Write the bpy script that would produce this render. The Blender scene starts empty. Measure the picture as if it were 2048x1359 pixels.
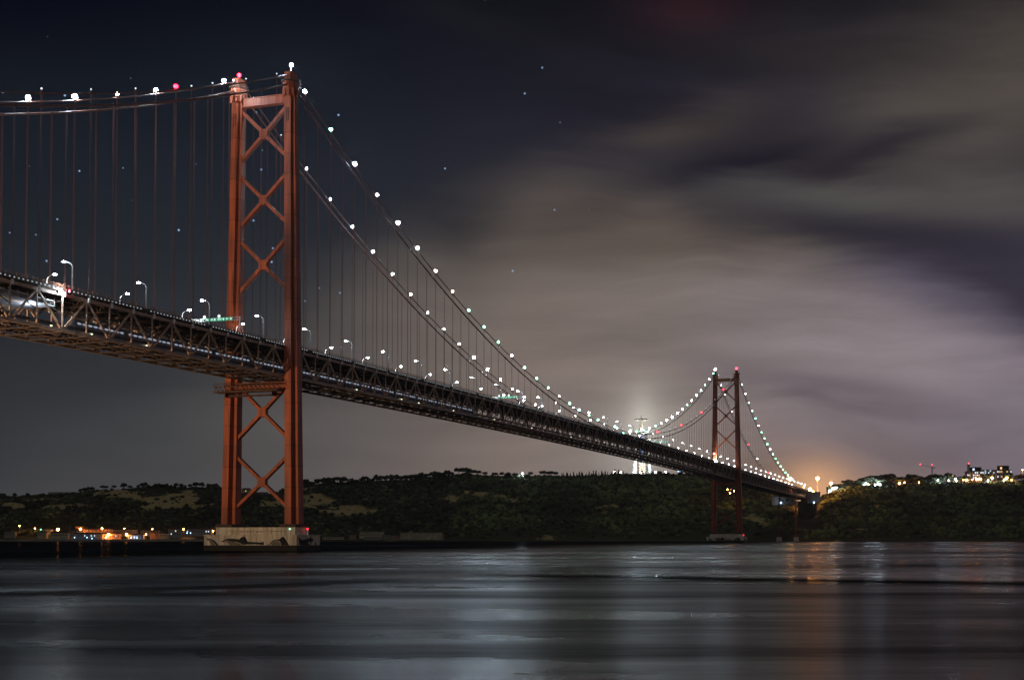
import bpy, bmesh, math, random
import numpy as np
from mathutils import Vector, Matrix, noise as mnoise
R = math.radians
scene = bpy.context.scene
random.seed(7); rng = np.random.default_rng(7)

# ---------------------------------------------------------------- camera
TH, PIT, F = 0.3401581, 0.0315410, 2684.848
CAM = (272.689, -471.858, 5.169)
cam = bpy.data.cameras.new('camera'); camo = bpy.data.objects.new('camera', cam)
scene.collection.objects.link(camo); scene.camera = camo
cam.sensor_width = 36; cam.lens = F / 2048 * 36
cam.shift_y = (990.08 - 679.5) / 2048
camo.location = CAM; camo.rotation_euler = (R(90) + PIT, 0, TH)
cam.clip_start = 1; cam.clip_end = 20000
RX = Vector((math.cos(TH), math.sin(TH), 0)); VX = Vector((-math.sin(TH), math.cos(TH), 0))

def P(px, py, d):
    """the place at ground distance d (along the bank-to-bank heading) seen at a given bearing and height"""
    u = (px - 1024) / F; v = (990.08 - py) / F
    fw = math.cos(PIT) - v * math.sin(PIT); up = math.sin(PIT) + v * math.cos(PIT)
    s = d / fw
    return Vector(CAM) + RX * (u * s) + VX * d + Vector((0, 0, up * s))
def PG(px, d, z):
    p = P(px, 1000, d); p.z = z; return p

# ---------------------------------------------------------------- render
scene.view_settings.view_transform = 'Standard'; scene.view_settings.look = 'None'
scene.view_settings.exposure = 0; scene.view_settings.gamma = 1
cy = scene.cycles
cy.use_denoising = True; cy.denoiser = 'OPENIMAGEDENOISE'
cy.max_bounces = 4; cy.diffuse_bounces = 2; cy.glossy_bounces = 3; cy.sample_clamp_indirect = 2.0
cy.filter_width = 1.5; cy.use_light_tree = True; cy.caustics_reflective = False; cy.caustics_refractive = False

def lin(c):
    c = c / 255
    return c / 12.92 if c <= .04045 else ((c + .055) / 1.055) ** 2.4
def hexc(h): return tuple(lin(int(h[i:i + 2], 16)) for i in (0, 2, 4)) + (1,)

# ---------------------------------------------------------------- night sky (world)
world = bpy.data.worlds.new('World'); scene.world = world; world.use_nodes = True
nt = world.node_tree; nt.nodes.clear()
def N(t, **k):
    n = nt.nodes.new(t)
    for a, b in k.items(): setattr(n, a, b)
    return n
def put(sock, v):
    if isinstance(v, bpy.types.NodeSocket): nt.links.new(v, sock)
    else: sock.default_value = v
def M(op, a, b=0.0, c=0.0, clamp=False):
    n = N('ShaderNodeMath', operation=op, use_clamp=clamp)
    put(n.inputs[0], a); put(n.inputs[1], b); put(n.inputs[2], c); return n.outputs[0]
def MR(v, a, b, c=0.0, d=1.0, smooth=True):
    n = N('ShaderNodeMapRange', interpolation_type='SMOOTHSTEP' if smooth else 'LINEAR')
    put(n.inputs['Value'], v); n.inputs['From Min'].default_value = a; n.inputs['From Max'].default_value = b
    n.inputs['To Min'].default_value = c; n.inputs['To Max'].default_value = d; return n.outputs['Result']
def MIX(f, a, b, blend='MIX'):
    n = N('ShaderNodeMix', data_type='RGBA', blend_type=blend)
    put(n.inputs['Factor'], f); put(n.inputs['A'], a); put(n.inputs['B'], b); return n.outputs['Result']
def NOISE(vec, scale, detail=3, rough=.5, dist=0.0):
    n = N('ShaderNodeTexNoise'); put(n.inputs['Vector'], vec); n.inputs['Scale'].default_value = scale
    n.inputs['Detail'].default_value = detail; n.inputs['Roughness'].default_value = rough
    n.inputs['Distortion'].default_value = dist; return n.outputs['Fac']
geo = N('ShaderNodeTexCoord'); mp = N('ShaderNodeMapping', vector_type='POINT')
mp.inputs['Rotation'].default_value = (0, 0, -TH)
nt.links.new(geo.outputs['Generated'], mp.inputs['Vector'])
sep = N('ShaderNodeSeparateXYZ'); nt.links.new(mp.outputs[0], sep.inputs[0])
sx, sy, sz = sep.outputs
az = M('ARCTAN2', sx, sy)                                     # 0 = down the estuary heading, + to the right
hl = M('SQRT', M('ADD', M('MULTIPLY', sx, sx), M('MULTIPLY', sy, sy)))
el = M('ARCTAN2', sz, hl)
# bearings in units of 1/2048 of the clouded sector; elevations likewise
AX = M('MULTIPLY_ADD', M('TANGENT', M('MAXIMUM', M('MINIMUM', az, 1.2), -1.2)), F / 2048, .5)
AY = M('MULTIPLY_ADD', M('MULTIPLY', el, M('DIVIDE', 1.0, M('COSINE', M('MULTIPLY', az, .9)))), -F / 1075, 1.0)
comb = N('ShaderNodeCombineXYZ'); put(comb.inputs[0], M('MULTIPLY', AX, 2048 / 1075)); put(comb.inputs[1], AY)
# long wind-drawn streaks, tilted gently down towards the right
stm = N('ShaderNodeMapping'); nt.links.new(comb.outputs[0], stm.inputs['Vector'])
stm.inputs['Rotation'].default_value = (0, 0, R(-13)); stm.inputs['Scale'].default_value = (.42, 2.9, 1)
warp = NOISE(comb.outputs[0], 1.6, 2, .5)
wv = N('ShaderNodeVectorMath', operation='ADD'); nt.links.new(stm.outputs[0], wv.inputs[0])
wc = N('ShaderNodeCombineXYZ'); put(wc.inputs[1], M('MULTIPLY', M('SUBTRACT', warp, .5), .6)); nt.links.new(wc.outputs[0], wv.inputs[1])
stm2 = N('ShaderNodeMapping'); nt.links.new(comb.outputs[0], stm2.inputs['Vector'])
stm2.inputs['Rotation'].default_value = (0, 0, R(-15)); stm2.inputs['Scale'].default_value = (.42, 2.9, 1); stm.inputs['Rotation'].default_value = (0, 0, R(22))
wv2 = N('ShaderNodeVectorMath', operation='ADD'); nt.links.new(stm2.outputs[0], wv2.inputs[0]); nt.links.new(wc.outputs[0], wv2.inputs[1])
low = MR(M('ADD', AY, M('MULTIPLY', AX, -.12)), .22, .42)          # the upper air drifts one way, the low sheet another
def mixf(f, a, b): return M('ADD', M('MULTIPLY', a, M('SUBTRACT', 1.0, f)), M('MULTIPLY', b, f))
st1 = mixf(low, NOISE(wv.outputs[0], 1.5, 4, .55), NOISE(wv2.outputs[0], 1.5, 4, .55))
st2 = mixf(low, NOISE(wv.outputs[0], 3.4, 5, .6), NOISE(wv2.outputs[0], 3.4, 5, .6))
AYw = M('ADD', M('ADD', AY, M('MULTIPLY', M('SUBTRACT', st1, .5), .16)), M('MULTIPLY', M('SUBTRACT', st2, .5), .09))
AXw = M('ADD', AX, M('MULTIPLY', M('SUBTRACT', warp, .5), .16))
COLS = [0, 350, 700, 1000, 1300, 1600, 1850, 2048]
# clear air above the cloud sheet
ROWS = [(-500, '000008 00000a 020208 05050a 08070c 0a090e 0b0a0e 0b0a0c'),
 (0, '000012 020412 060613 0a0a13 131219 19171d 1a171c 181518'),
 (120, '060a15 0b1019 0f121b 15151e 1c1a22 221f26 2a2729 322d2b'),
 (250, '11161f 151a23 181b25 1c1d27 211f29 24212a 322e30 38332f'),
 (380, '191e26 1c2029 1e222b 22222c 24212b 252230 2c2930 38343a'),
 (520, '20242a 23282d 27292f 2a2a2e 2a282e 2b282f 2f2b35 322e39'),
 (700, '2a2c31 2e3035 33343a 35343a 36333a 37333c 38343f 3c3844'),
 (850, '37383c 3c3d40 46464a 46464a 403e46 3a3844 3a3844 3a3844'),
 (1010, '444548 4a4a4c 56545a 56545a 504e56 4a4854 4a4854 4a4854'),
 (1200, '444548 4a4a4c 56545a 56545a 504e56 4a4854 4a4854 4a4854')]
# the town-lit cloud sheet, measured downwards from its upper edge (0) to the horizon (1)
CROWS = [(0.0, '303236 363739 403d3c 4a4341 4c4342 47413f 3b3643 2f2b38'),
 (.10, '313338 393a3c 4a4644 5c534e 61574f 5c5452 585160 534c5a'),
 (.22, '34363a 3e3f41 514c4a 665c56 6e645e 746a6a 7a7076 746b74'),
 (.38, '38393d 434446 585350 746862 7a6f6a 877c7f 908589 877c85'),
 (.52, '3c3d40 474849 5e5855 7b6e66 81756e 877c7e 8d8288 897e87'),
 (.66, '404144 4b4b4d 615b59 796c67 887c76 7d7072 796d74 7d727b'),
 (.80, '434447 4c4c4e 655d5b 7e7069 8c807a 897669 78696f 736974'),
 (.90, '464649 505052 675f5c 80736b 8e837b 9a7f6c 837072 6f6874'),
 (1.0, '48484b 535354 6a615e 83766d 90857c a6846a 8b7672 706a76'),
 (1.2, '48484b 535354 6a615e 83766d 90857c a6846a 8b7672 706a76')]
def table(rows, coord, interp='B_SPLINE'):
    lo, hi = rows[0][0], rows[-1][0]; f = MR(coord, lo, hi, 0, 1, False); out = None
    for i in range(len(COLS)):
        r = N('ShaderNodeValToRGB'); cr = r.color_ramp; cr.interpolation = interp
        while len(cr.elements) > 1: cr.elements.remove(cr.elements[0])
        for j, (row, hs) in enumerate(rows):
            pos = (row - lo) / (hi - lo)
            e = cr.elements[0] if j == 0 else cr.elements.new(pos)
            if j == 0: e.position = 0
            e.color = hexc(hs.split()[i])
        nt.links.new(f, r.inputs[0])
        out = r.outputs[0] if out is None else MIX(MR(AXw, COLS[i - 1] / 2048, COLS[i] / 2048, 0, 1, False), out, r.outputs[0])
    return out
PYw = M('MULTIPLY', AYw, 1075.0)
clear = table(ROWS, PYw)
# upper edge of the cloud sheet across the bearings
fc = N('ShaderNodeFloatCurve'); put(fc.inputs['Value'], AXw); cu = fc.mapping.curves[0]
EDGE = [(0, 790), (200, 755), (400, 705), (600, 620), (760, 510), (880, 435), (980, 388), (1080, 366), (1200, 374), (1400, 418), (1600, 462), (1800, 515), (1950, 560), (2048, 600)]
cu.points[0].location = (0, EDGE[0][1] / 1075); cu.points[1].location = (1, EDGE[-1][1] / 1075)
for a, b in EDGE[1:-1]: cu.points.new(a / 2048, b / 1075)
fc.mapping.update()
edge = fc.outputs[0]
S = M('DIVIDE', M('SUBTRACT', AYw, edge), M('SUBTRACT', 1.0, edge))
fea = MR(AX, .25, .55, .30, .085)
mask = N('ShaderNodeMapRange', interpolation_type='SMOOTHSTEP'); put(mask.inputs['Value'], S)
put(mask.inputs['From Min'], M('MULTIPLY', fea, -.8)); put(mask.inputs['From Max'], fea)
sky = MIX(mask.outputs['Result'], clear, table(CROWS, S))
def blob(px, py, s1, s2, ang, col, k):
    """a soft elongated bank of cloud: long radius s1, short radius s2, tilted ang degrees down to the right"""
    dx = M('SUBTRACT', M('MULTIPLY', AXw, 2048.0), px); dy = M('SUBTRACT', PYw, py); c, s = math.cos(R(ang)), math.sin(R(ang))
    a = M('MULTIPLY', M('ADD', M('MULTIPLY', dx, c), M('MULTIPLY', dy, s)), 1 / s1)
    b = M('MULTIPLY', M('SUBTRACT', M('MULTIPLY', dy, c), M('MULTIPLY', dx, s)), 1 / s2)
    e = M('MULTIPLY', M('EXPONENT', M('MULTIPLY', M('ADD', M('MULTIPLY', a, a), M('MULTIPLY', b, b)), -1.0)), k)
    return e, col
for b_ in [(1950, 235, 330, 100, -14, '564f4a', .85), (1330, 292, 170, 36, -16, '463e3b', .8), (1640, 150, 240, 50, 8, '302c2c', .6),
           (1640, 395, 380, 40, 4, '545150', .85), (2020, 400, 200, 60, 6, '575150', .7), (1450, 340, 220, 24, -12, '1a1722', .85),
           (1180, 335, 170, 26, 4, '22202c', .5), (1760, 308, 230, 28, -12, '221e27', .8), (1960, 500, 190, 34, 12, '2a2634', .4),
           (1650, 455, 160, 20, 8, '2a2731', .5), (1000, 80, 260, 36, 14, '1c1b21', .5),
           (1640, 775, 260, 34, 9, '655a61', .75), (1950, 840, 200, 30, 3, '6f6670', .4), (1150, 720, 260, 36, 8, '80736c', .4),
           (780, 850, 260, 40, 4, '5a5452', .4), (250, 760, 300, 40, 4, '2e3035', .4), (1100, 870, 220, 36, 2, '7e7169', .4)]:
    e, col = blob(*b_); sky = MIX(e, sky, hexc(col))
gain = M('MULTIPLY_ADD', M('SUBTRACT', st2, .5), MR(AX, .2, .7, .2, .95), 1.0)
gain2 = M('MULTIPLY_ADD', M('SUBTRACT', st1, .5), MR(AX, .2, .6, .12, .45), 1.0)
gg = N('ShaderNodeCombineXYZ'); g_ = M('MULTIPLY', gain, gain2)
for k in range(3): put(gg.inputs[k], g_)
sky = MIX(1.0, sky, gg.outputs[0], 'MULTIPLY')
def glow(px, py, sxp, syp, col, k):
    a = M('DIVIDE', M('SUBTRACT', AX, px / 2048), sxp / 2048); b = M('DIVIDE', M('SUBTRACT', AY, py / 1075), syp / 1075)
    e = M('MULTIPLY', M('EXPONENT', M('MULTIPLY', M('ADD', M('MULTIPLY', a, a), M('MULTIPLY', b, b)), -1.0)), k)
    return MIX(e, (0, 0, 0, 1), col)
for g in [(1284, 870, 70, 90, (.32, .33, .29, 1), .55), (1284, 850, 26, 60, (.5, .5, .45, 1), .35),
          (1635, 975, 75, 55, (.85, .38, .10, 1), .55), (1380, 60, 110, 45, (.05, .006, .006, 1), .28),
          (1750, 990, 260, 50, (.4, .2, .1, 1), .12)]:
    sky = MIX(1.0, sky, glow(*g), 'ADD')
# sparse stars through the clear part
vor = N('ShaderNodeTexVoronoi'); nt.links.new(geo.outputs['Generated'], vor.inputs['Vector']); vor.inputs['Scale'].default_value = 75
sc_ = N('ShaderNodeSeparateColor'); nt.links.new(vor.outputs['Color'], sc_.inputs[0])
star = M('MULTIPLY', M('MULTIPLY', MR(vor.outputs['Distance'], .03, .075, 1, 0), M('GREATER_THAN', sc_.outputs[0], .45)),
         M('MULTIPLY', MR(el, .14, .22), MR(AX, .62, .45)))
sky = MIX(1.0, sky, MIX(star, (0, 0, 0, 1), (.30, .44, .70, 1)), 'ADD')
avg = hexc('302e2f')
sky = MIX(MR(M('ABSOLUTE', az), .9, 2.2), sky, avg)
# a physical night-time sky underneath, very faint
nish = N('ShaderNodeTexSky', sky_type='NISHITA', sun_disc=False); nish.sun_elevation = R(12); nish.sun_rotation = R(150)
bg1 = N('ShaderNodeBackground'); nt.links.new(nish.outputs[0], bg1.inputs[0]); bg1.inputs[1].default_value = .00001
bg2 = N('ShaderNodeBackground'); put(bg2.inputs[0], sky); bg2.inputs[1].default_value = 1.0
ad = N('ShaderNodeAddShader'); nt.links.new(bg1.outputs[0], ad.inputs[0]); nt.links.new(bg2.outputs[0], ad.inputs[1])
wo = N('ShaderNodeOutputWorld'); nt.links.new(ad.outputs[0], wo.inputs[0])

# moon, almost nothing
sl = bpy.data.lights.new('moon', 'SUN'); sl.energy = .03; sl.angle = R(.5); sl.color = (1, .93, .85)
so = bpy.data.objects.new('moon', sl); scene.collection.objects.link(so)
so.rotation_euler = (R(62), 0, R(-30))
# unseen warm spots: a stand-in for the city's lights, and an added truss fill
def spot(name, loc, aim, power, col, angle, blend=.5, radius=2):
    l = bpy.data.lights.new(name, 'SPOT'); l.energy = power; l.color = col; l.spot_size = angle; l.spot_blend = blend
    l.shadow_soft_size = radius
    o = bpy.data.objects.new(name, l); scene.collection.objects.link(o); o.location = loc
    o.rotation_euler = (Vector(aim) - Vector(loc)).to_track_quat('-Z', 'Y').to_euler(); return o
spot('city_light_standin', (-45, -300, 12), (0, 0, 130), 1.5e6, (1, .66, .38), R(58), .9, 4)  # placed over the river in place of the city's lights on the nearer tower
spot('truss_fill_spot', (230, -520, 14), (0, -60, 72), 4.6e5, (1, .74, .52), R(50), .8, 4)  # added fill from the camera side to brighten the truss

# ---------------------------------------------------------------- materials
MATS = {}
def mat(name, col, rough=.6, metal=0.0, var=.25, scale=.5, island=0.0, emit=None, estr=0.0, sampling=True, seams=None, bump=0.0, streak=False):
    if name in MATS: return MATS[name]
    m = bpy.data.materials.new(name); m.use_nodes = True; MATS[name] = m
    t = m.node_tree; b = t.nodes['Principled BSDF']
    b.inputs['Roughness'].default_value = rough; b.inputs['Metallic'].default_value = metal
    if emit:
        b.inputs['Base Color'].default_value = (*col, 1)
        b.inputs['Emission Color'].default_value = (*emit, 1); b.inputs['Emission Strength'].default_value = estr
        if not sampling: m.cycles.emission_sampling = 'NONE'
        return m
    tc = t.nodes.new('ShaderNodeTexCoord')
    mpn = t.nodes.new('ShaderNodeMapping'); t.links.new(tc.outputs['Object'], mpn.inputs[0])
    if streak: mpn.inputs['Scale'].default_value = (1, 1, .07)
    n = t.nodes.new('ShaderNodeTexNoise'); n.inputs['Scale'].default_value = scale; n.inputs['Detail'].default_value = 5
    t.links.new(mpn.outputs[0], n.inputs['Vector'])
    r = t.nodes.new('ShaderNodeMapRange'); r.inputs['From Min'].default_value = .3; r.inputs['From Max'].default_value = .7
    r.inputs['To Min'].default_value = 1 - var; r.inputs['To Max'].default_value = 1 + var
    t.links.new(n.outputs['Fac'], r.inputs['Value']); fac = r.outputs['Result']
    def mul(a, b_):
        q = t.nodes.new('ShaderNodeMath'); q.operation = 'MULTIPLY'; t.links.new(a, q.inputs[0]); t.links.new(b_, q.inputs[1]); return q.outputs[0]
    if island:
        g = t.nodes.new('ShaderNodeNewGeometry'); r2 = t.nodes.new('ShaderNodeMapRange')
        r2.inputs['To Min'].default_value = 1 - island; r2.inputs['To Max'].default_value = 1 + island
        t.links.new(g.outputs['Random Per Island'], r2.inputs['Value']); fac = mul(fac, r2.outputs['Result'])
    if seams:
        s = t.nodes.new('ShaderNodeSeparateXYZ'); t.links.new(tc.outputs['Object'], s.inputs[0])
        q = t.nodes.new('ShaderNodeMath'); q.operation = 'MODULO'; t.links.new(s.outputs[2], q.inputs[0]); q.inputs[1].default_value = seams
        q2 = t.nodes.new('ShaderNodeMapRange'); t.links.new(q.outputs[0], q2.inputs['Value'])
        q2.inputs['From Min'].default_value = .35; q2.inputs['From Max'].default_value = .45; q2.inputs['To Min'].default_value = .6
        # the last coat differs a little from plate to plate
        w = t.nodes.new('ShaderNodeTexWhiteNoise'); w.noise_dimensions = '1D'
        dv = t.nodes.new('ShaderNodeMath'); dv.operation = 'DIVIDE'; t.links.new(s.outputs[2], dv.inputs[0]); dv.inputs[1].default_value = seams
        fl = t.nodes.new('ShaderNodeMath'); fl.operation = 'FLOOR'; t.links.new(dv.outputs[0], fl.inputs[0]); t.links.new(fl.outputs[0], w.inputs['W'])
        r3 = t.nodes.new('ShaderNodeMapRange'); t.links.new(w.outputs['Value'], r3.inputs['Value']); r3.inputs['To Min'].default_value = .86; r3.inputs['To Max'].default_value = 1.1
        fac = mul(mul(fac, q2.outputs['Result']), r3.outputs['Result'])
    mx = t.nodes.new('ShaderNodeMix'); mx.data_type = 'RGBA'; mx.blend_type = 'MULTIPLY'; mx.inputs['Factor'].default_value = 1
    mx.inputs['A'].default_value = (*col, 1)
    cc = t.nodes.new('ShaderNodeCombineXYZ')
    for k in range(3): t.links.new(fac, cc.inputs[k])
    t.links.new(cc.outputs[0], mx.inputs['B']); t.links.new(mx.outputs['Result'], b.inputs['Base Color'])
    if bump:
        bp = t.nodes.new('ShaderNodeBump'); bp.inputs['Strength'].default_value = bump; t.links.new(n.outputs['Fac'], bp.inputs['Height'])
        t.links.new(bp.outputs[0], b.inputs['Normal'])
    return m
RED = mat('red_steel', (.35, .078, .026), .55, 0, .42, .7, seams=8.3, streak=True)
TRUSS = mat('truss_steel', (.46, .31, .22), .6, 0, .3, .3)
FRAME = mat('frame_steel_shaded', (.06, .036, .025), .65, 0, .35, .4)  # truss steel darkened in colour for the shade under the deck
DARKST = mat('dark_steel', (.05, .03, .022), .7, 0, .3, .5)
HANG = mat('hanger_rope', (.11, .038, .026), .7, 0, .2, .3)
CABLE = mat('cable_steel', (.13, .05, .035), .6, 0, .2, .3)
CONC = mat('stained_concrete', (.62, .56, .46), .9, 0, .38, .9, streak=True)
CONC3 = mat('lightened_concrete', (.85, .82, .74), .9, 0, .2, .5, streak=True)  # pier concrete lightened in colour, standing in for light at the far bank
CONC2 = mat('pale_concrete', (.42, .42, .40), .9, 0, .15, .1)
ALGAE = mat('wet_algae', (.007, .006, .004), .7, 0, .6, 1.2)
PAINT = mat('black_paint', (.012, .012, .014), .8, 0, .3, .6)
PAINTG = mat('grey_paint', (.17, .15, .12), .8, 0, .3, .6)
PAINTW = mat('white_paint', (.6, .56, .48), .8, 0, .1, .6)
ASPH = mat('asphalt', (.05, .05, .052), .9, 0, .2, .4)
GALV = mat('galvanised_steel', (.82, .85, .88), .5, .0, .1, .5)
RAILM = mat('railing_paint', (.34, .17, .10), .6, 0, .2, .5)
LWHITE = mat('lamp_white', (.8, .8, .8), .3, emit=(.68, .84, 1.0), estr=900)
LWHITE2 = mat('lamp_white_weaker', (.8, .8, .8), .3, emit=(.66, .92, 1.0), estr=150)
LBLUE2 = mat('lamp_blue_small', (.4, .5, .9), .3, emit=(.4, .65, 1.0), estr=6, sampling=False)
LSTREET = mat('lamp_street', (.8, .8, .8), .3, emit=(.78, .89, 1.0), estr=260)
LGREEN = mat('lamp_greenish', (.8, .8, .8), .3, emit=(.22, 1.0, .60), estr=30)
LPINK = mat('lamp_rosy', (.8, .8, .8), .3, emit=(1.0, .70, .62), estr=80)
LRED = mat('lamp_red', (.8, .1, .1), .3, emit=(1.0, .012, .03), estr=22)
LDIM = mat('lamp_dim', (.8, .8, .8), .3, emit=(.85, .9, 1.0), estr=.9, sampling=False)
LORANGE = mat('lamp_sodium', (.8, .5, .2), .3, emit=(1.0, .36, .08), estr=80)
LOBIG = mat('lamp_sodium_mast', (.8, .5, .2), .3, emit=(1.0, .38, .09), estr=230)
LBLUE = mat('lamp_blue', (.4, .5, .9), .3, emit=(.25, .52, 1.0), estr=9)
LYEL = mat('lamp_pale_yellow', (.8, .8, .5), .3, emit=(.9, .95, .62), estr=1.6, sampling=False)
NAVR = mat('navigation_red', (.8, .1, .1), .3, emit=(1.0, .02, .04), estr=3, sampling=False)
NAVG = mat('navigation_green', (.2, .8, .5), .3, emit=(.4, 1.0, .75), estr=2, sampling=False)
GAPGLOW = mat('kerb_gap_glow_white', (.7, .7, .7), .4, emit=(.8, .87, .9), estr=.42, sampling=False)  # glowing plates imitate road light showing through the kerb gaps; no lamps
WINW = mat('window_cool', (.1, .1, .12), .2, emit=(.72, .86, 1.0), estr=1.5, sampling=False)
WINO = mat('window_warm', (.1, .08, .05), .2, emit=(1.0, .62, .28), estr=1.2, sampling=False)
WIND = mat('window_dark', (.015, .014, .012), .2, 0, .2, 1)
TRAINW = mat('carriage_window_light', (.1, .1, .12), .2, emit=(.70, .80, 1.0), estr=.42, sampling=False)
TRAINB = mat('carriage_paint', (.16, .17, .2), .4, .2, .1, .5)
CREAM = mat('cream_plaster', (.8, .70, .46), .9, 0, .2, .12)
GREYP = mat('grey_plaster', (.5, .47, .40), .9, 0, .2, .12)
ROSEP = mat('rose_plaster', (.66, .40, .30), .9, 0, .2, .12)
WHITEP = mat('white_plaster', (.62, .6, .56), .9, 0, .1, .12)
STONE = mat('fort_stone', (.55, .50, .32), .95, 0, .35, .15)
TILE = mat('roof_tile', (.13, .055, .03), .9, 0, .3, .4)
DROOF = mat('dark_roof', (.03, .03, .035), .8, 0, .2, .4)
SIGNG = mat('sign_green', (.02, .30, .14), .5, emit=(.03, .55, .25), estr=.5, sampling=False)
SIGNW = mat('sign_white', (.8, .8, .8), .5, emit=(.85, 1.0, .95), estr=.85, sampling=False)
SHEET = mat('pale_sheeting', (.62, .66, .72), .7, 0, .35, .5)
TRUNK = mat('bark', (.05, .035, .022), .95, 0, .3, 2)
LEAF = mat('dark_foliage', (.045, .060, .024), .9, 0, .8, .011, island=.32)
LEAF2 = mat('olive_foliage', (.14, .185, .058), .9, 0, .8, .011, island=.32)  # own olive colour, greened to carry the bridge lamps' light on the slope
STATM = mat('pale_statue_concrete', (.6, .57, .5), .9, 0, .1, .1)

# ---------------------------------------------------------------- mesh helpers
C = scene.collection
class MB:
    def __init__(s): s.v = []; s.f = []
    def raw(s, v, f):
        o = len(s.v); s.v += [tuple(p) for p in v]; s.f += [tuple(o + i for i in q) for q in f]; return s
    def box(s, c, d, rot=None):
        x, y, z = (q / 2 for q in d); v = [Vector((a * x, b * y, e * z)) for e in (-1, 1) for b in (-1, 1) for a in (-1, 1)]
        if rot is not None: v = [rot @ p for p in v]
        c = Vector(c); return s.raw([p + c for p in v], [(0, 2, 3, 1), (4, 5, 7, 6), (0, 1, 5, 4), (2, 6, 7, 3), (0, 4, 6, 2), (1, 3, 7, 5)])
    def beam(s, a, b, w, h, up=(0, 0, 1)):
        a = Vector(a); b = Vector(b); d = (b - a).normalized(); up = Vector(up)
        if abs(d.dot(up)) > .99: up = Vector((0, 1, 0))
        sd = d.cross(up).normalized(); u = sd.cross(d)
        v = [p + sd * (i * w / 2) + u * (j * h / 2) for p in (a, b) for i, j in ((-1, -1), (1, -1), (1, 1), (-1, 1))]
        return s.raw(v, [(0, 3, 2, 1), (4, 5, 6, 7), (0, 1, 5, 4), (1, 2, 6, 5), (2, 3, 7, 6), (3, 0, 4, 7)])
    def tube(s, pts, r, n=6):
        pts = [Vector(p) for p in pts]; rr = r if isinstance(r, (list, tuple)) else [r] * len(pts); v = []
        for i, p in enumerate(pts):
            d = (pts[min(i + 1, len(pts) - 1)] - pts[max(i - 1, 0)]).normalized()
            up = Vector((1, 0, 0)) if abs(d.x) < .9 else Vector((0, 0, 1)); sd = d.cross(up).normalized(); u = sd.cross(d)
            v += [p + (sd * math.cos(2 * math.pi * k / n) + u * math.sin(2 * math.pi * k / n)) * rr[i] for k in range(n)]
        f = [(i * n + k, i * n + (k + 1) % n, (i + 1) * n + (k + 1) % n, (i + 1) * n + k) for i in range(len(pts) - 1) for k in range(n)]
        f += [tuple(range(n))[::-1], tuple((len(pts) - 1) * n + k for k in range(n))]
        return s.raw(v, f)
    def ball(s, c, r, sub=1, sq=(1, 1, 1), jit=0.0):
        bm = bmesh.new(); bmesh.ops.create_icosphere(bm, subdivisions=sub, radius=1)
        c = Vector(c); v = []
        for q in bm.verts:
            k = 1 + random.uniform(-jit, jit); v.append(c + Vector((q.co.x * sq[0], q.co.y * sq[1], q.co.z * sq[2])) * r * k)
        s.raw(v, [tuple(x.index for x in f.verts) for f in bm.faces]); bm.free(); return s
    def loft(s, rings):
        n = len(rings[0]); v = [p for r in rings for p in r]
        f = [(i * n + k, i * n + (k + 1) % n, (i + 1) * n + (k + 1) % n, (i + 1) * n + k) for i in range(len(rings) - 1) for k in range(n)]
        f += [tuple(range(n))[::-1], tuple((len(rings) - 1) * n + k for k in range(n))]
        return s.raw(v, f)
    def build(s, name, m, parent=None, smooth=False, **props):
        me = bpy.data.meshes.new(name); me.from_pydata(s.v, [], s.f); me.materials.append(m); me.update()
        if smooth: me.polygons.foreach_set('use_smooth', [True] * len(me.polygons))
        o = bpy.data.objects.new(name, me); C.objects.link(o)
        if parent is not None: o.parent = parent
        for k, q in props.items(): o[k] = q
        return o
def empty(name, loc=(0, 0, 0), rz=0, parent=None):
    o = bpy.data.objects.new(name, None); C.objects.link(o); o.location = loc; o.rotation_euler = (0, 0, rz)
    if parent is not None: o.parent = parent
    return o
def tag(o, label, cat, group=None, kind=None):
    o['label'] = label; o['category'] = cat
    if group: o['group'] = group
    if kind: o['kind'] = kind
    return o
def dup(root, loc, rz=None, label=None, group=None, swap=None):
    r = root.copy(); C.objects.link(r); r.location = loc
    if rz is not None: r.rotation_euler = (0, 0, rz)
    if label: r['label'] = label
    if group: r['group'] = group
    for ch in list(root.children):
        c = ch.copy()
        if swap and ch.name.split('.')[0] in swap: c.data = swap[ch.name.split('.')[0]]
        C.objects.link(c); c.parent = r
        for g in ch.children:
            d = g.copy(); C.objects.link(d); d.parent = c
    return r
ONES = 'zeroth first second third fourth fifth sixth seventh eighth ninth tenth eleventh twelfth thirteenth fourteenth fifteenth sixteenth seventeenth eighteenth nineteenth'.split()
TENS = {6: ('sixtieth', 'sixty'), 7: ('seventieth', 'seventy'), 8: ('eightieth', 'eighty'), 9: ('ninetieth', 'ninety'), 2: ('twentieth', 'twenty'), 3: ('thirtieth', 'thirty'), 4: ('fortieth', 'forty'), 5: ('fiftieth', 'fifty')}
def ordn(n):
    if n < 20: return ONES[n]
    a, b = divmod(n, 10); return TENS[a][0] if b == 0 else TENS[a][1] + '-' + ONES[b]

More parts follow.
